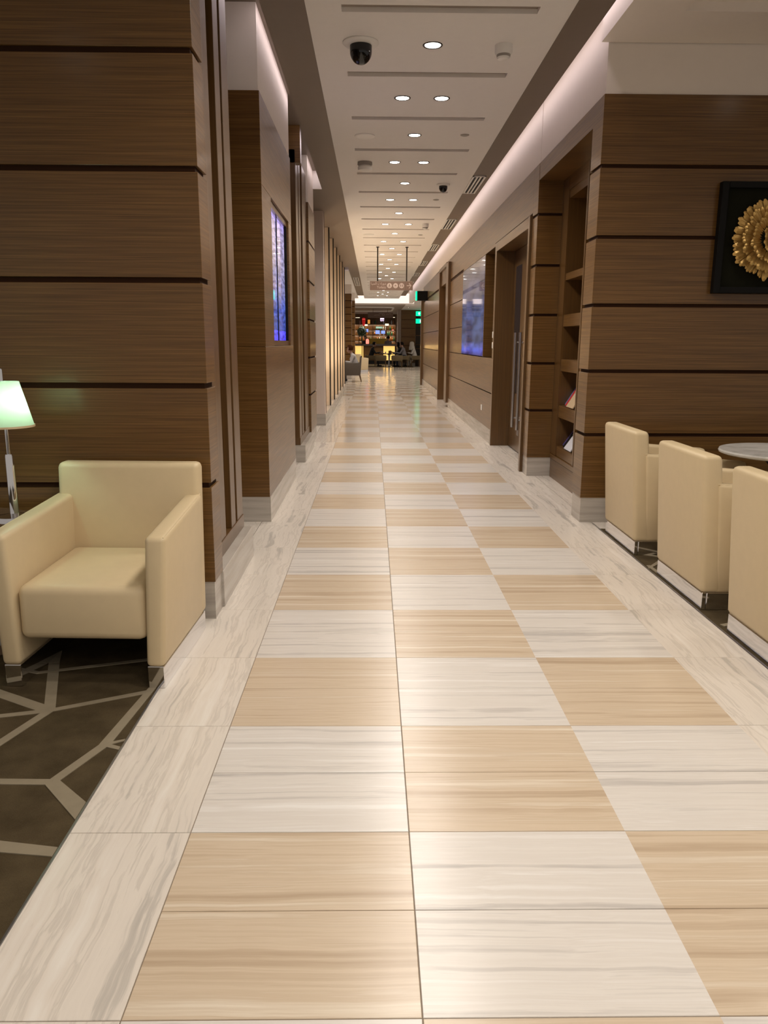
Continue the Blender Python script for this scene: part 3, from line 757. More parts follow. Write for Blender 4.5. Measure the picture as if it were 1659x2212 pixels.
# ------------------------------------------------------------------ bookcase
bc = empty('bookcase', (1.89, 7.2, 0), 0, 'built-in brown bookcase of open cubbies in the right niche', 'bookcase')
def bb(name, mat, x0, x1, y0, y1, z0, z1, par=None, **kw): return at(bc, name, mat, x0, x1, y0, y1, z0, z1, **kw)
bb('back_panel', 'wood_vertical', 2.18, 2.21, 6.26, 8.14, 0.0, 2.95)
bb('base_board', 'wood', 1.895, 2.18, 6.26, 8.14, 0.0, 0.197)
bb('drawer_front', 'wood', 1.885, 2.18, 6.26, 8.14, 0.206, 0.252)
for y0, y1 in ((6.255, 6.50), (7.19, 7.235), (7.90, 8.145)):
    bb('upright', 'wood_vertical', 1.89, 2.18, y0, y1, 0.256, 2.95)
for z0, z1 in ((0.256, 0.36), (0.655, 0.775), (1.12, 1.236), (1.556, 1.67), (2.0, 2.065), (2.765, 2.95)):
    for y0, y1 in ((6.50, 7.19), (7.235, 7.90)):
        bb('shelf', 'wood', 1.90, 2.18, y0, y1, z0, z1)
def magazine(x, y, z, rx, mat, lab, hgt=0.27):
    o = empty('magazine', (x, y, z), 0, lab, 'magazine')
    m_ = MB().box(-0.125, 0.125, -0.006, 0.006, 0, hgt)
    me = m_.mesh('cover', mat, bevel=0.002, seg=1)
    c = link('cover', me, o); c.rotation_euler = (0, 0, PI / 2)
    bx('title_band', 'paper_white', -0.0075, -0.0062, -0.08, 0.08, hgt * 0.74, hgt * 0.90, o)
    o.rotation_euler = (0, rx, 0)
magazine(1.960, 7.765, 0.782, 0.55, 'paper_blue', 'blue magazine leaning in the cubby above the lowest one')
magazine(1.932, 7.64, 0.782, 0.55, 'paper_red', 'red magazine leaning between blue and cream ones', 0.22)
magazine(1.908, 7.50, 0.782, 0.55, 'paper_cream', 'cream magazine leaning beside the red one', 0.18)
magazine(1.960, 7.765, 0.367, 0.6, 'paper_purple', 'purple magazine leaning in the lowest cubby', 0.24)
magazine(1.932, 7.64, 0.367, 0.6, 'black', 'black magazine leaning in the lowest cubby', 0.20)
magazine(1.908, 7.50, 0.367, 0.6, 'paper_white', 'white brochure leaning in the lowest cubby', 0.17)

# wall plates
for y, z, lab in ((10.79, 1.50, 'white switch plate above another beside the glass display niche'), (10.79, 1.36, 'lower white switch plate beside the glass display niche'), (11.7, 0.44, 'small white socket low on the right veneer wall')):
    r = empty('switch_plate', (1.645, y, z), 0, lab, 'switch')
    bx('plate', 'white_plastic', -0.010, 0.0, -0.042, 0.042, -0.042, 0.042, r, bevel=0.003)
    bx('rocker', 'white_plastic', -0.014, -0.009, -0.018, 0.018, -0.025, 0.025, r, bevel=0.001)

# ------------------------------------------------------------------ armchair
def make_armchair():
    r = empty('armchair')
    # seat
    mb = MB(); mb.hexa([(-.262, -.352, .20), (.262, -.352, .20), (.262, .22, .20), (-.262, .22, .20), (-.262, -.345, .425), (.262, -.345, .425), (.262, .23, .445), (-.262, .23, .445)])
    st = mb.build('seat', 'leather', r, bevel=0.035, seg=4, smooth=True)
    for v in st.data.vertices:
        if v.co.z > .40:
            q = max(0, 1 - (v.co.x / .27) ** 2) * max(0, 1 - ((v.co.y + .06) / .30) ** 2)
            v.co.z += 0.014 * q
    # backrest: leaning slab
    mb = MB(); mb.hexa([(-.335, .215, .095), (.335, .215, .095), (.335, .335, .095), (-.335, .335, .095), (-.335, .285, .835), (.335, .285, .835), (.335, .385, .835), (-.335, .385, .835)])
    mb.build('backrest', 'leather', r, bevel=0.026, seg=4, smooth=True)
    for s in (-1, 1):
        mb = MB()
        xi, xo = .258, .335
        p = [(xi, -.37, .095), (xo, -.37, .095), (xo, .26, .095), (xi, .26, .095), (xi + .022, -.365, .640), (xo + .030, -.365, .640), (xo + .012, .30, .690), (xi + .005, .30, .690)]
        if s < 0: p = [(-x, y, z) for x, y, z in p]; p = [p[1], p[0], p[3], p[2], p[5], p[4], p[7], p[6]]
        mb.hexa(p)
        a = mb.build('armrest', 'leather', r, bevel=0.020, seg=3, smooth=True)
        e = [Vector(q) for q in p]
        off = Vector((s * -0.004, -0.004, -0.004))
        MB().tube([e[5 if s > 0 else 4] + Vector((-s * .012, .012, -.004)), e[6 if s > 0 else 7] + Vector((-s * .012, 0, -.004))], 0.0035, 6).build('piping', 'leather', a, smooth=True)
        bx('side_runner', 'chrome', s * .262 if s > 0 else -.330, .330 if s > 0 else -.262, -.362, .30, 0, .096, r, bevel=0.003)
    bx('rear_runner', 'chrome', -.328, .328, .301, .326, 0, .096, r, bevel=0.003)
    bx('underside', 'black', -.255, .255, -.27, .30, .192, .215, r)
    return r
ac = make_armchair()
tag(ac, 'cream leather armchair beside the lit lamp and grooved wall', 'armchair', None)
ac.location = (-1.170, 3.33, 0); ac.rotation_euler = (0, 0, math.radians(-2.0))
for y, lab in ((5.33, 'cream leather armchair with its back to the corridor, beside the brown wall'), (4.24, 'cream leather armchair with its back to the corridor, between two alike'), (3.27, 'cream leather armchair backing onto the corridor, farthest from the brown wall')):
    c = copy_tree(ac); c.location = (2.09, y, 0); c.rotation_euler = (0, 0, PI / 2)
    tag(c, lab, 'armchair', 'armchairs in a row along the corridor')
c = copy_tree(ac); c.location = (3.15, 4.75, 0); c.rotation_euler = (0, 0, -PI / 2)
tag(c, 'cream leather armchair across the marble table from the row', 'armchair')

# marble table
t = empty('side_table', (2.60, 4.80, 0), 0, 'round marble-topped table on a black pedestal beside the armchairs', 'table')
MB().lathe([(0, .715), (.37, .715), (.385, .722), (.388, .732), (.383, .742), (0, .742)], n=48).build('table_top', 'marble_top', t, smooth=True)
MB().lathe([(.20, .690), (.20, .715)], n=32).build('support_plate', 'black', t)
MB().lathe([(.045, .03), (.038, .35), (.05, .60), (.12, .69)], n=24).build('pedestal', 'black', t, smooth=True)
MB().lathe([(.24, 0), (.24, .012), (.05, .03)], n=32).build('base', 'black', t, smooth=True)

# lamp on glass side table
t = empty('lamp_table', (-1.83, 3.40, 0), 0, 'round chrome side table beneath the lit lamp', 'table')
MB().lathe([(0, .585), (.265, .585), (.27, .59), (.27, .603), (.265, .608), (0, .608)], n=48).build('table_top', 'chrome', t, smooth=True)
MB().lathe([(.025, .02), (.025, .585)], n=20).build('pole', 'chrome', t, smooth=True)
MB().lathe([(.20, 0), (.20, .012), (.03, .02)], n=32).build('base', 'chrome', t, smooth=True)
t = empty('table_lamp', (-1.635, 3.46, .608), 0, 'chrome lamp with a glowing pale shade beside the armchair', 'lamp')
MB().lathe([(.09, 0), (.09, .012), (.02, .02), (.018, .28), (.016, .29)], n=24).build('base', 'chrome', t, smooth=True)
MB().lathe([(.0085, .28), (.0085, .665)], n=14).build('stem', 'chrome', t, smooth=True)
MB().lathe([(.004, .615), (.004, .66), (.007, .66), (.007, .668), (0, .67)], n=10).build('finial', 'chrome', t)
sh = MB().lathe([(.118, .415), (.070, .612)], n=48, cap=False).build('shade', 'shade', t, smooth=True)
MB().lathe([(.1185, .413), (.1205, .413), (.1200, .422), (.118, .422)], n=48, cap=False).build('hem', 'leather', sh)
MB().tube([(.0, -.07, .605), (0, .07, .605)], .002, 6).build('spider', 'chrome', sh)
MB().lathe([(0, .47), (.018, .48), (.022, .51), (.012, .54), (0, .545)], n=14).build('bulb', 'white_lit', t, smooth=True)
lamp('POINT', 'lamp_bulb', (0.02, -0.0, .515), 3.6, (0.60, 1.0, 0.80), parent=t, shadow_soft_size=0.03)

# ------------------------------------------------------------------ gold art
t = empty('wall_art', (2.92, 5.97, 1.765), 0, 'black framed art with a gold feathered rosette on the brown wall', 'art')
bx('backing', 'art_back', -.37, .37, -.030, -.004, .02, .76, t)
for a in ((-.395, -.345, 0, .78), (.345, .395, 0, .78), (-.345, .345, .735, .78), (-.345, .345, 0, .045)):
    bx('frame', 'black', a[0], a[1], -.060, -.004, a[2], a[3], t, bevel=.004)
pet = MB()
for s in (-1, 1):
    pass
pv = [(0, 0, 0), (.5, -.16, .05), (.5, .16, .05), (.85, -.17, .02), (.85, .17, .02), (1.0, -.06, -.05), (1.0, .06, -.05), (.5, 0, .11), (.85, 0, .10)]
pm = bpy.data.meshes.new('petal')
pm.from_pydata(pv, [], [(0, 1, 7), (0, 7, 2), (1, 3, 8, 7), (7, 8, 4, 2), (3, 5, 8), (5, 6, 8), (6, 4, 8)]); pm.materials.append(M['gold'])
bx('boss', 'gold', -.03, .03, -.16, -.03, .355, .415, t, bevel=.02)
n = 0
for ring, (cnt, rr, ln, tilt, d0) in enumerate(((64, .17, .115, .05, .03), (58, .13, .115, .30, .05), (50, .095, .105, .55, .075), (40, .06, .10, .85, .10), (26, .03, .085, 1.1, .12), (14, .01, .07, 1.35, .13))):
    for i in range(cnt):
        th = 2 * PI * (i + random.uniform(-.3, .3)) / cnt
        tl = tilt + random.uniform(-.12, .12)
        out = Vector((math.cos(th), 0, math.sin(th)))
        dx = (out * math.cos(tl) + Vector((0, -1, 0)) * math.sin(tl)).normalized()
        side = Vector((0, 1, 0)).cross(dx).normalized() if abs(dx.y) < .98 else Vector((1, 0, 0))
        up = dx.cross(side)
        if up.y > 0: up = -up; side = -side
        l_ = ln * random.uniform(.85, 1.15)
        mt = Matrix((dx * l_, side * l_ * .85, up * l_ * .6)).transposed().to_4x4()
        mt.translation = out * rr + Vector((0, -.032 - d0, .385))
        o = link('petal', pm, t); o.matrix_local = mt

# ------------------------------------------------------------------ far hall
hl = empty('ceiling_hall', label='lowered grey hall ceiling with a glowing trough and rounded tray', kind='structure')
bx('trough', 'trough', -3.0, 2.05, 40.0, 40.05, 3.26, 3.75, hl)
bx('trough_side', 'paint', 2.05, 7.0, 40.0, 40.3, 3.26, 3.75, hl)
bx('trough_lip', 'paint', -3.0, 2.05, 39.6, 40.0, 3.22, 3.26, hl)
bx('lid', 'paint', -6, 7, 36.6, 40.3, 3.75, 3.8, hl)
bx('lower_board', 'slot_taupe', -6, 1.62, 40.05, 58, 3.20, 3.26, hl)
bx('lower_board', 'paint', 1.62, 7, 40.05, 58, 3.20, 3.26, hl)
tr_ = MB()
pts = []
for cx_, cy_, a0 in ((0.4, 43.0, -PI / 2), (0.4, 46.5, 0), (-2.6, 46.5, PI / 2), (-2.6, 43.0, PI)):
    for i in range(7):
        a = a0 + PI / 2 * i / 6
        pts.append((cx_ + .7 * math.cos(a), cy_ + .9 * math.sin(a), 3.19))
tr_.tube(pts + [pts[0]], .05, 8).build('tray_rim', 'paint', hl, smooth=True)
mb = MB(); mb.bm.faces.new([mb.bm.verts.new((x, y, 3.196)) for x, y, z in pts]); mb.build('tray_panel', 'taupe', hl)
for x, y in ((-0.5, 47.5), (0.35, 47.5), (1.15, 47.5), (2.1, 38.2), (1.9, 42.5)):
    downlight(x, y, ZC if y < 39 else 3.197, 190, 'small recessed downlight in the far hall ceiling', 'far hall downlights', 120)
for x, y in ((3.5, 32), (3.5, 37), (-2.6, 28), (-2.6, 34)):  # out-of-view lamps added at the sides to brighten the hall
    downlight(x, y, ZC, 190, 'unseen downlight added over the side bays to fill the far hall', 'added far hall fill lamps', 130)

hw = panelled('wall_hall_panel', 'brown grooved wall facing the corridor beside the bar opening', 1.62, 2.47, 46.0, 46.4, COURSES[:-1] + [(2.652, 2.96)], upper=False)
bx('over_wall', 'wood', 1.62, 7.0, 46.02, 46.4, 2.96, 3.2, hw)
o = bx('wall_hall_pier', 'white_panel', 1.42, 1.62, 46.6, 47.0, 0, 3.2); tag(o, 'pale plain pier at the edge of the bar opening', kind='structure')
su = empty('tall_shelf', (2.75, 46.2, 0), 0, 'tall dark shelf unit beside the brown hall wall', 'shelf')
bx('carcass', 'dark_metal', -.27, .45, .05, .25, 0, 2.9, su)
for z in (.45, 1.0, 1.22, 1.75, 2.3, 2.85): bx('shelf', 'wood', -.27, .45, -.15, .05, z, z + .03, su)
for x in (-.275, .45): bx('upright', 'dark_metal', x, x + .03, -.15, .05, 0, 2.9, su)
for z, lab, up in ((2.86, 'upper green exit sign with a white arrow in the far hall', True), (2.44, 'lower green exit sign with a white running symbol in the far hall', False)):
    r = empty('exit_sign', (2.66, 45.9, z), 0, lab, 'exit sign')
    bx('box', 'black', -.18, .18, .0, .10, 0, .26, r)
    bx('lit_face', 'green_lit', -.19, .19, -.02, 0, .0, .26, r, bevel=.008)
    if up:
        m_ = MB().box(-.025, .025, -.024, -.02, .05, .15); m_.hexa([(-.07, -.024, .14), (.07, -.024, .14), (.07, -.02, .14), (-.07, -.02, .14), (-.005, -.024, .22), (.005, -.024, .22), (.005, -.02, .22), (-.005, -.02, .22)]); m_.build('arrow', 'white_lit', r)
    else:
        m_ = MB().box(.05, .15, -.024, -.02, .05, .21); m_.build('symbol', 'white_lit', r)
    bx('bracket', 'dark_metal', -.02, .02, .02, .06, .26, 3.2 - z if up else .42, r)

hc = bx('floor_hall_dark_sheet', 'carpet', -0.5, 2.3, 43.9, 49.9, 0.0, 0.006); tag(hc, 'dark sheet added under the far dining table to kill floor reflections', kind='structure')  # dark sheet added over the floor to kill the bar's reflection
# bar counter
bar = empty('bar_counter', (0.14, 50.0, 0), 0, 'bar counter with glowing amber stone panels in the far hall', 'bar')
bx('body', 'dark_metal', -1.6, 1.3, .06, .6, 0, 1.14, bar)
bx('counter_top', 'fabric_grey', -1.66, 1.34, -.12, .68, 1.14, 1.26, bar, bevel=.01)
for x0, x1 in ((-1.55, -.76), (.52, 1.24)):
    bx('glow_panel', 'onyx', x0, x1, .03, .06, .25, 1.13, bar)
bx('dark_panel', 'wood', -.74, .50, .03, .06, .25, 1.13, bar)
bx('kick_board', 'black', -1.58, 1.28, .05, .06, 0, .22, bar)
lamp('AREA', 'bar_glow', (0, -.10, 1.1), 8, (1, .6, .2), (0, -1, -.5), bar, shape='RECTANGLE', size=2.6, size_y=.05)

# back bar
bk = empty('back_bar', (0.15, 53.2, 0), 0, 'dark back bar of shelves behind the counter in the far hall', 'shelving')
bx('back_panel', 'wood', -2.4, 1.5, .0, .1, 0, 3.2, bk)
for z in (1.0, 1.42, 1.78, 2.12, 2.5): bx('shelf', 'wood', -2.3, 1.4, -.30, .0, z, z + .035, bk)
for x in (-2.3, -1.1, -.2, .7, 1.36): bx('upright', 'wood_vertical', x, x + .04, -.32, .0, 0, 3.1, bk)
for z in (1.42, 1.78, 2.12, 2.5):  # area lamps added under the shelves to brighten the bottles
    lamp('AREA', 'shelf_fill_lamp', (-.4, -.27, z - .012), 16, (1, .72, .5), (0, .35, -1), bk, shape='RECTANGLE', size=3.4, size_y=.02)
bprof = [(0, 0), (.042, 0), (.044, .01), (.044, .17), (.035, .20), (.015, .23), (.014, .29), (.017, .29), (.017, .30), (0, .30)]
bms = [MB().lathe(bprof, n=10).mesh('bottle', m_, smooth=True) for m_ in ('bottle_green', 'bottle_amber', 'bottle_clear')]
bn = ('green', 'amber', 'clear')
for zi, z in enumerate((1.035, 1.455, 1.815, 2.155, 2.535)):
    x = -1.02
    while x < 1.3:
        if random.random() < .62:
            k = random.randrange(3)
            o = link('bottle', bms[k], None, (x + .15, 53.2 - .16, z)); sc_ = random.uniform(.85, 1.0); o.scale = (1, 1, sc_)
            tag(o, '%s glass bottle on a back bar shelf' % bn[k], 'bottle', '%s bottles on the back bar' % bn[k])
        x += random.uniform(.10, .17)
def lit(name, mat, x, z, wx, wz, lab, cat, y=52.78, d=.06):
    r = empty(name, (x, y, z), 0, lab, cat)
    bx('screen_face' if cat == 'monitor' else 'lit_body', mat, -wx / 2, wx / 2, -d / 2, d / 2, 0, wz, r, bevel=min(wx, wz, d) * .18)
    bx('casing', 'black', -wx / 2 - .02, wx / 2 + .02, d / 2, d / 2 + .05, -.02, wz + .02, r)
    bx('mount', 'black', -.02, .02, d / 2 + .05, 53.2 - y, wz * .3, wz * .7, r)
    return r
lit('monitor', 'blue_lit', 0.30, 1.90, .28, .24, 'pale blue lit monitor behind the bar', 'monitor')
lit('monitor', 'blue_lit', 0.67, 1.92, .26, .20, 'second blue lit monitor beside the first behind the bar', 'monitor')
lit('monitor', 'blue_lit', -0.42, 2.02, .20, .20, 'small violet-blue screen left of the bar monitors by the red lantern', 'monitor')
lit('menu_light', 'mint_lit', 0.40, 2.26, .42, .12, 'row of pale green lit display boxes above the bar monitors', 'lit box')
lit('neon_sign', 'violet_lit', 0.60, 2.84, .26, .09, 'pinkish white neon bar above the back bar', 'neon sign')
nn = bpy.data.objects['neon_sign']
MB().tube([(-.12, -.03, -.03), (-.06, -.03, -.11), (0, -.03, -.05), (.06, -.03, -.10), (.12, -.03, -.04)], .022, 8).build('neon_tube', 'violet_lit', nn, smooth=True)
lit('wall_lantern', 'red_bright', 1.32, 2.14, .12, .05, 'small red lantern at the side of the back bar', 'lantern')
lit('lamp_box', 'warm_lit', 0.92, 2.44, .24, .13, 'warm white lit box on the upper back bar shelf', 'lit box')
lit('lamp_box', 'amber_lit', -0.28, 2.56, .16, .26, 'amber lit box beside the tall red lantern', 'lit box')
lit('lamp_box', 'warm_lit', -0.46, 2.42, .20, .10, 'cream lit box under the amber one', 'lit box')
r = empty('red_lantern', (-0.62, 52.7, 2.42), 0, 'tall red lantern hanging behind the bar', 'lantern')
MB().lathe([(.04, 0), (.09, .12), (.11, .35), (.09, .50), (.04, .52)], n=16).build('body', 'red_lit', r, smooth=True)
MB().lathe([(.05, .36), (.105, .37), (.10, .43), (.05, .44)], n=16).build('glow_band', 'red_bright', r, (0, 0, 0))
MB().tube([(0, 0, .5), (0, 0, .78)], .006, 6).build('cord', 'black', r)
r = empty('tabletop_lantern', (-0.36, 50.3, 1.26), 0, 'small red and white candle lantern on the bar counter', 'lantern')
MB().lathe([(.08, 0), (.10, .05), (.10, .22), (.06, .30), (0, .31)], n=14).build('body', 'red_bright', r, smooth=True)
MB().lathe([(.03, .30), (.03, .36), (0, .36)], n=10).build('cap', 'steel', r)
lit('strip_light', 'warm_lit', 1.28, 2.96, .34, .03, 'thin warm strip light over the back bar', 'light strip')
lit('strip_light', 'warm_lit', -1.02, 2.93, .28, .03, 'thin warm strip light beyond the topiary', 'light strip')
s_ = empty('bench_seat', (0.15, 52.0, 0), 0, 'yellow upholstered bench behind the bar counter', 'bench')
bx('seat', 'yellow_sofa', -.55, .75, -.35, .25, .9, 1.08, s_, bevel=.05, seg=3); bx('backrest', 'yellow_sofa', -.55, .75, .20, .36, .9, 1.62, s_, bevel=.05, seg=3); bx('base', 'black', -.5, .7, -.3, .3, 0, .9, s_)

# hanging script sign over the bar
hs = empty('hanging_sign', (0.42, 45.2, 2.72), 0, 'wide brown glass sign with pale script hanging before the bar', 'sign')
bx('panel', 'sign_brown', -.72, .72, -.012, .012, 0, .30, hs)
for x in (-.42, .40): MB().tube([(x, 0, .28), (x, 0, .48)], .010, 8).build('rod', 'dark_metal', hs)
m_ = MB()
for seg in ([(-.36, .14), (-.20, .17), (-.04, .15)], [(-.10, .22), (0, .24), (.12, .22)], [(.17 + .07 * math.cos(a), .19 + .05 * math.sin(a)) for a in [i * PI / 6 for i in range(13)]], [(.32, .17), (.38, .23), (.44, .19), (.52, .24), (.60, .20)]):
    m_.tube([(x, -.018, z) for x, z in seg], .008, 6)
m_.build('script', 'sign_pale', hs)

# topiary
tp = empty('potted_topiary', (-0.66, 47.2, 0), 0, 'dark green ball topiary in a pot beside the bar', 'plant')
MB().lathe([(.16, 0), (.22, .40), (.23, .42), (.20, .42), (.18, .36), (0, .36)], n=20).build('pot', 'terracotta', tp, smooth=True)
MB().tube([(0, 0, .34), (.01, 0, 1.0), (0, .01, 1.75)], .022, 8).build('trunk', 'bark', tp, smooth=True)
m_ = MB()
rng = random.Random(3)
for i in range(1500):
    z = rng.uniform(-1, 1); a = rng.uniform(0, 2 * PI); q = math.sqrt(1 - z * z)
    nv = Vector((q * math.cos(a), q * math.sin(a), z)); rr = rng.uniform(.20, .31)
    c_ = nv * rr + Vector((0, 0, 1.97)); u_ = nv.orthogonal().normalized(); u_.rotate(Matrix.Rotation(rng.uniform(0, 6.28), 3, nv)); v_ = (nv.cross(u_) + nv * rng.uniform(-.8, .8)).normalized()
    s2 = rng.uniform(.025, .04)
    m_.quad(c_ - u_ * s2 * .5, c_ - v_ * s2, c_ + u_ * s2 * .5, c_ + v_ * s2)
fo = m_.build('foliage', 'leaf', tp); fo['kind'] = 'stuff'

# dining table with tableware
dt = empty('dining_table', (0.93, 45.3, 0), 0, 'dark pedestal dining table in the far hall', 'table')
MB().lathe([(0, .70), (.60, .70), (.63, .72), (.63, .745), (0, .745)], n=36).build('table_top', 'black_gloss', dt, smooth=True)
MB().lathe([(.05, .04), (.045, .40), (.06, .66), (.15, .70)], n=18).build('pedestal', 'steel', dt, smooth=True)
MB().lathe([(.30, 0), (.30, .015), (.05, .04)], n=28).build('base', 'steel', dt, smooth=True)
for x, y, lab in ((.60, 45.0, 'white plate near the dark-suited diner'), (1.25, 45.05, 'white plate before the black-clad diner'), (.95, 44.85, 'white plate at the near side of the dining table')):
    o = MB().lathe([(0, .004), (.06, .002), (.07, .004), (.11, .016), (.112, .019), (.07, .009), (0, .008)], n=24, cap=False).build('plate', 'white_plastic', loc=(x, y, .744), smooth=True); tag(o, lab, 'plate')
r = empty('cruet', (.98, 45.35, .745), 0, 'brown caddy standing in the middle of the dining table', 'caddy')
bx('box', 'wood', -.09, .09, -.06, .06, 0, .15, r, bevel=.006); bx('handle', 'wood', -.012, .012, -.06, .06, .15, .20, r)
o = MB().lathe([(0, 0), (.03, 0), (.035, .09), (.033, .09), (.028, .006), (0, .006)], n=16, cap=False).build('drinking_glass', 'bottle_clear', loc=(.72, 45.3, .745), smooth=True); tag(o, 'clear tumbler on the dining table', 'glass')

# dining chairs
def dining_chair():
    r = empty('dining_chair')
    bx('seat', 'fabric_olive', -.27, .27, -.26, .25, .38, .46, r, bevel=.02)
    mb = MB(); mb.hexa([(-.29, .22, .34), (.29, .22, .34), (.29, .28, .34), (-.29, .28, .34), (-.29, .27, .66), (.29, .27, .66), (.29, .33, .66), (-.29, .33, .66)]); mb.build('backrest', 'fabric_olive', r, bevel=.02, smooth=True)
    for s in (-1, 1):
        bx('armrest', 'fabric_olive', s * .29 - .03, s * .29 + .03, -.24, .26, .40, .62, r, bevel=.02)
        for y in (-.22, .24):
            MB().hexa([(s * .27 - .018, y - .018, 0), (s * .27 + .018, y - .018, 0), (s * .27 + .018, y + .018, 0), (s * .27 - .018, y + .018, 0), (s * .27 - .028, y - .028, .38), (s * .27 + .028, y - .028, .38), (s * .27 + .028, y + .028, .38), (s * .27 - .028, y + .028, .38)]).build('leg', 'wood_vertical', r)
    return r
dc = dining_chair(); dc.location = (.44, 44.35, 0); dc.rotation_euler = (0, 0, PI); tag(dc, 'olive dining chair with its back to the corridor, nearer the suited diner', 'chair')
for (x, y, rz, lab) in ((1.36, 44.35, PI, 'olive dining chair with its back to the corridor, nearer the black-clad diner'), (-.12, 45.5, PI / 2, 'olive dining chair under the dark-suited diner'), (1.66, 45.72, -PI / 2, 'olive dining chair under the black-clad diner'), (1.80, 44.90, -PI / 2 - .25, 'olive dining chair under the grey-shirted diner'), (2.44, 45.50, -PI / 2, 'olive dining chair under the white-robed diner')):
    c = copy_tree(dc); c.location = (x, y, 0); c.rotation_euler = (0, 0, rz); tag(c, lab, 'chair')

# grey tub chair
tc = empty('tub_chair', (-.72, 28.1, 0), math.radians(-90), 'grey fabric tub chair under the auburn-haired reader', 'chair')
bx('seat', 'fabric_grey', -.26, .26, -.30, .24, .30, .46, tc, bevel=.03, seg=3)
mb = MB(); mb.hexa([(-.31, .20, .22), (.31, .20, .22), (.31, .27, .22), (-.31, .27, .22), (-.31, .26, .90), (.31, .26, .90), (.31, .32, .90), (-.31, .32, .90)]); mb.build('backrest', 'fabric_grey', tc, bevel=.02, smooth=True)
for s in (-1, 1):
    mb = MB(); mb.box(s * .30 - .035, s * .30 + .035, -.30, .26, .22, .66); mb.build('armrest', 'fabric_grey', tc, bevel=.02, smooth=True)
    for y, k in ((-.26, -.03), (.24, .06)):
        mb = MB(); x = s * .28
        mb.hexa([(x - .014, y + k - .014, 0), (x + .014, y + k - .014, 0), (x + .014, y + k + .014, 0), (x - .014, y + k + .014, 0), (x - .024, y - .024, .24), (x + .024, y - .024, .24), (x + .024, y + .024, .24), (x - .024, y + .024, .24)]); mb.build('leg', 'wood_vertical', tc)
c = copy_tree(ac); c.location = (-.70, 37.0, 0); c.rotation_euler = (0, 0, math.radians(150)); tag(c, 'beige armchair standing beyond the auburn-haired reader', 'armchair')

# ------------------------------------------------------------------ people
def capsule(bm, p0, p1, r0, r1, n=12, m_=5):
    p0, p1 = Vector(p0), Vector(p1); d = p1 - p0
    if d.length < 1e-5: d = Vector((0, 0, 1e-4)); p1 = p0 + d
    q = d.to_track_quat('Z', 'Y').to_matrix(); L_ = d.length
    rings = []
    prof = [(r0 * math.cos(a), -r0 * math.sin(a)) for a in [PI / 2 * (1 - i / m_) for i in range(m_ + 1)]] + [(r1 * math.cos(a), L_ + r1 * math.sin(a)) for a in [PI / 2 * i / m_ for i in range(m_ + 1)]]
    for r, z in prof:
        if r < 1e-5: rings.append([bm.verts.new(p0 + q @ Vector((0, 0, z)))])
        else: rings.append([bm.verts.new(p0 + q @ Vector((r * math.cos(2 * PI * i / n), r * math.sin(2 * PI * i / n), z))) for i in range(n)])
    for a, b_ in zip(rings, rings[1:]):
        for i in range(n):
            j = (i + 1) % n
            if len(a) == 1: bm.faces.new((a[0], b_[j], b_[i]))
            elif len(b_) == 1: bm.faces.new((a[i], a[j], b_[0]))
            else: bm.faces.new((a[i], a[j], b_[j], b_[i]))
def seg_dist(p, a, b_):
    ab = b_ - a; t_ = max(0, min(1, (p - a).dot(ab) / max(1e-9, ab.length_squared)))
    return (p - (a + ab * t_)).length, t_
def hand(caps, wrist, direction, up):
    d = Vector(direction).normalized(); u = Vector(up).normalized(); s = d.cross(u).normalized()
    w_ = Vector(wrist); palm = w_ + d * .085
    for k in (-1, 0, 1): caps.append((w_ + s * .012 * k, palm + s * .024 * k, .017, .015, 'skin'))
    for k, ln in enumerate((.062, .075, .080, .070)):
        b0 = palm + s * (.033 - .022 * k); b1 = b0 + d * ln * .55 - u * .006; b2 = b1 + d * ln * .4 - u * .020
        caps.append((b0, b1, .0095, .009, 'skin')); caps.append((b1, b2, .009, .008, 'skin'))
    t0 = w_ + d * .03 + s * .03; t1 = t0 + (d * .6 + s * .8) * .04; caps.append((t0, t1, .012, .011, 'skin')); caps.append((t1, t1 + (d * .9 + s * .2) * .028, .0105, .009, 'skin'))
def head(caps, c, fwd, yaw=0):
    f = Vector(fwd).normalized(); c = Vector(c); up = Vector((0, 0, 1)); s = f.cross(up).normalized()
    caps.append((c + up * .045 - f * .008, c + up * .02 + f * .006, .088, .084, 'skin'))
    caps.append((c - up * .02 + f * .02, c - up * .075 + f * .045, .066, .042, 'skin'))
    caps.append((c + f * .095 + up * .005, c + f * .112 - up * .022, .010, .016, 'skin'))
    for k in (-1, 1):
        caps.append((c + s * .082 * k + up * .015, c + s * .084 * k - up * .02, .016, .012, 'skin'))
        caps.append((c + s * .033 * k + f * .080 + up * .012, c + s * .034 * k + f * .081 + up * .012, .013, .013, 'skin'))
    caps.append((c + f * .088 - up * .052 - s * .018, c + f * .088 - up * .052 + s * .018, .009, .009, 'skin'))
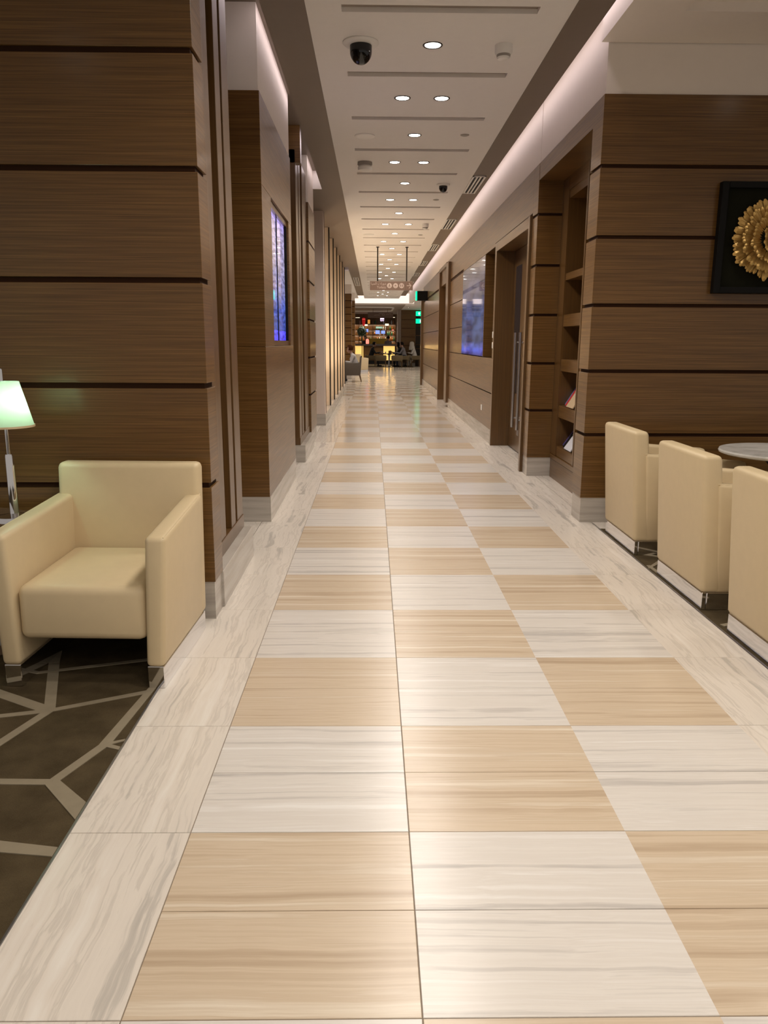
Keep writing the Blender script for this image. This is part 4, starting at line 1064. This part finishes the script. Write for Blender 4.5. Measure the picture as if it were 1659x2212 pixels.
def person(label, loc, rz, top, legs, hair, sitting=True, reach=.0, lean=.0, hair_long=False, shoe='cloth_black', robe=False, seat=.47, puff=1.0):
    """local frame: faces -Y"""
    caps = []
    V = Vector
    ty = -lean
    hip = V((0, 0, seat + .10)) if sitting else V((0, 0, .95))
    h = .52
    chest = hip + V((0, -.02 + ty * .6, .30)); neck = hip + V((0, -.01 + ty, h - .02)); hd = hip + V((0, -.04 + ty * 1.35, h + .155))
    caps.append((hip + V((-.07, 0, 0)), hip + V((.07, 0, 0)), .125, .125, top if not sitting else legs))
    caps.append((hip + V((0, 0, .04)), chest, .135, .140, top))
    for s in (-1, 1): caps.append((chest + V((s * .03, 0, .02)), chest + V((s * .125, .005, .125)), .125, .082, top))
    caps.append((chest + V((0, 0, .1)), neck, .11, .062, top)); caps.append((neck, hd + V((0, .01, -.05)), .052, .05, 'skin'))
    head(caps, hd, (0, -1, -.15 - lean))
    for s in (-1, 1):
        sh_ = chest + V((s * .175, .01, .135))
        if sitting or reach > 0:
            el = sh_ + V((s * .05, -.10 - reach * .3, -.26)); wr_ = el + V((-s * .09, -.20 - reach * .3, .03 + reach * .1))
        else:
            el = sh_ + V((s * .05, .02, -.29)); wr_ = el + V((s * .01, -.06, -.25))
        caps.append((sh_, el, .058, .046, top)); caps.append((el, wr_, .045, .032, top))
        dd = (wr_ - el).normalized(); hand(caps, wr_ + dd * .01, dd, (0, 0, 1) if sitting else (s, 0, 0))
        hp = hip + V((s * .09, 0, -.02))
        if sitting:
            kn = V((s * .12, -.44, seat + .06)); an = V((s * .12, -.42, .09)); to = V((s * .13, -.60, .045))
        else:
            kn = V((s * .10, -.02, .50)); an = V((s * .10, .02, .09)); to = V((s * .12, -.14, .04))
        caps.append((hp, kn, .090, .062, legs)); caps.append((kn, an, .058, .040, legs)); caps.append((an + V((0, .03, -.04)), to, .043, .036, shoe))
    bm = bmesh.new()
    for a, b_, r0, r1, m_ in caps: capsule(bm, a, b_, r0, r1)
    bmesh.ops.recalc_face_normals(bm, faces=bm.faces)
    me = bpy.data.meshes.new('body_raw'); bm.to_mesh(me); bm.free()
    tmp = bpy.data.objects.new('body_tmp', me); COL.objects.link(tmp)
    md = tmp.modifiers.new('r', 'REMESH'); md.mode = 'VOXEL'; md.voxel_size = .0125; md.use_smooth_shade = True
    sm = tmp.modifiers.new('s', 'SMOOTH'); sm.iterations = 3; sm.factor = .5
    dg = bpy.context.evaluated_depsgraph_get(); dg.update()
    bme = bpy.data.meshes.new_from_object(tmp.evaluated_get(dg)); bpy.data.objects.remove(tmp)
    keys = []
    for c_ in caps:
        if c_[4] not in keys: keys.append(c_[4])
    bme.materials.clear()
    for k in keys: bme.materials.append(M[k])
    cc = [(Vector(a), Vector(b_), r0, r1, keys.index(m_)) for a, b_, r0, r1, m_ in caps]
    for p in bme.polygons:
        best, bi = 9, 0
        for a, b_, r0, r1, k in cc:
            d_, t_ = seg_dist(p.center, a, b_)
            d_ -= r0 + (r1 - r0) * t_
            if d_ < best: best, bi = d_, k
        p.material_index = bi; p.use_smooth = True
    root = empty('person', loc, rz, label, 'person')
    bme.name = 'body'; link('body', bme, root)
    # hair: a cap over the skull, open at the face
    m_ = MB()
    f = V((0, -1, 0)); n1, n2 = 20, 12
    bmesh.ops.create_icosphere(m_.bm, subdivisions=3, radius=1.0)
    for v in list(m_.bm.verts):
        c_ = v.co
        if c_.y < -.52 and c_.z < .40: m_.bm.verts.remove(v)
        elif c_.z < (-1.2 if hair_long else -.55): m_.bm.verts.remove(v)
    for v in m_.bm.verts:
        k = 1 + .06 * math.sin(9 * v.co.x + 5 * v.co.z) * math.cos(7 * v.co.y)
        v.co = Vector((v.co.x * .103 * k, v.co.y * .112 * k + .012, v.co.z * (.118 if v.co.z > 0 or not hair_long else .22) * k + .035)) * 1.0
        v.co = Vector((v.co.x * puff, .01 + (v.co.y - .01) * puff, v.co.z * puff))
    m_.build('hair', hair, root, hd, smooth=True)
    if robe:
        MB().lathe([(.175, -.30), (.165, -.16), (.135, -.04), (.132, .06), (.11, .13), (.06, .165), (0, .172)], (hd.x, hd.y + .025, hd.z), 20, cap=False).build('headcloth', 'cloth_white', root, smooth=True)
        MB().hexa([(-.21, -.44, .30), (.21, -.44, .30), (.17, .02, .50), (-.17, .02, .50), (-.20, -.50, .06), (.20, -.50, .06), (.20, -.36, .06), (-.20, -.36, .06)]).build('robe', 'cloth_white', root, bevel=.02)
    return root
person('person with auburn hair in a pale grey shirt reading in the tub chair', (-.60, 28.1, 0), math.radians(-90), 'cloth_grey', 'cloth_navy', 'hair_auburn', lean=.16, hair_long=False, puff=1.22).scale = (.92, .92, .90)
person('person in a dark suit seated at the dining table', (-.12, 45.5, 0), PI / 2, 'cloth_black', 'cloth_black', 'hair_dark', lean=.12, reach=.3)
person('person with long dark hair in black seated at the dining table', (1.66, 45.72, 0), -PI / 2, 'cloth_black', 'cloth_black', 'hair_dark', lean=.14, reach=.3, hair_long=True)
person('person in a grey shirt seated beyond the black-clad diner', (1.80, 44.90, 0), -PI / 2 - .25, 'cloth_midgrey', 'cloth_navy', 'hair_dark', lean=.10, reach=.2)
person('person in a white robe and headcloth seated by the brown hall wall', (2.42, 45.50, 0), -PI / 2, 'cloth_white', 'cloth_white', 'hair_dark', lean=.12, robe=True)
person('person in a grey jacket standing behind the bar counter', (.98, 51.2, 0), PI, 'cloth_midgrey', 'cloth_black', 'hair_dark', sitting=False, reach=.1)
person('person in a dark top standing behind the bar by the topiary', (-.50, 51.3, 0), 0, 'cloth_navy', 'cloth_black', 'hair_dark', sitting=False, reach=.2)
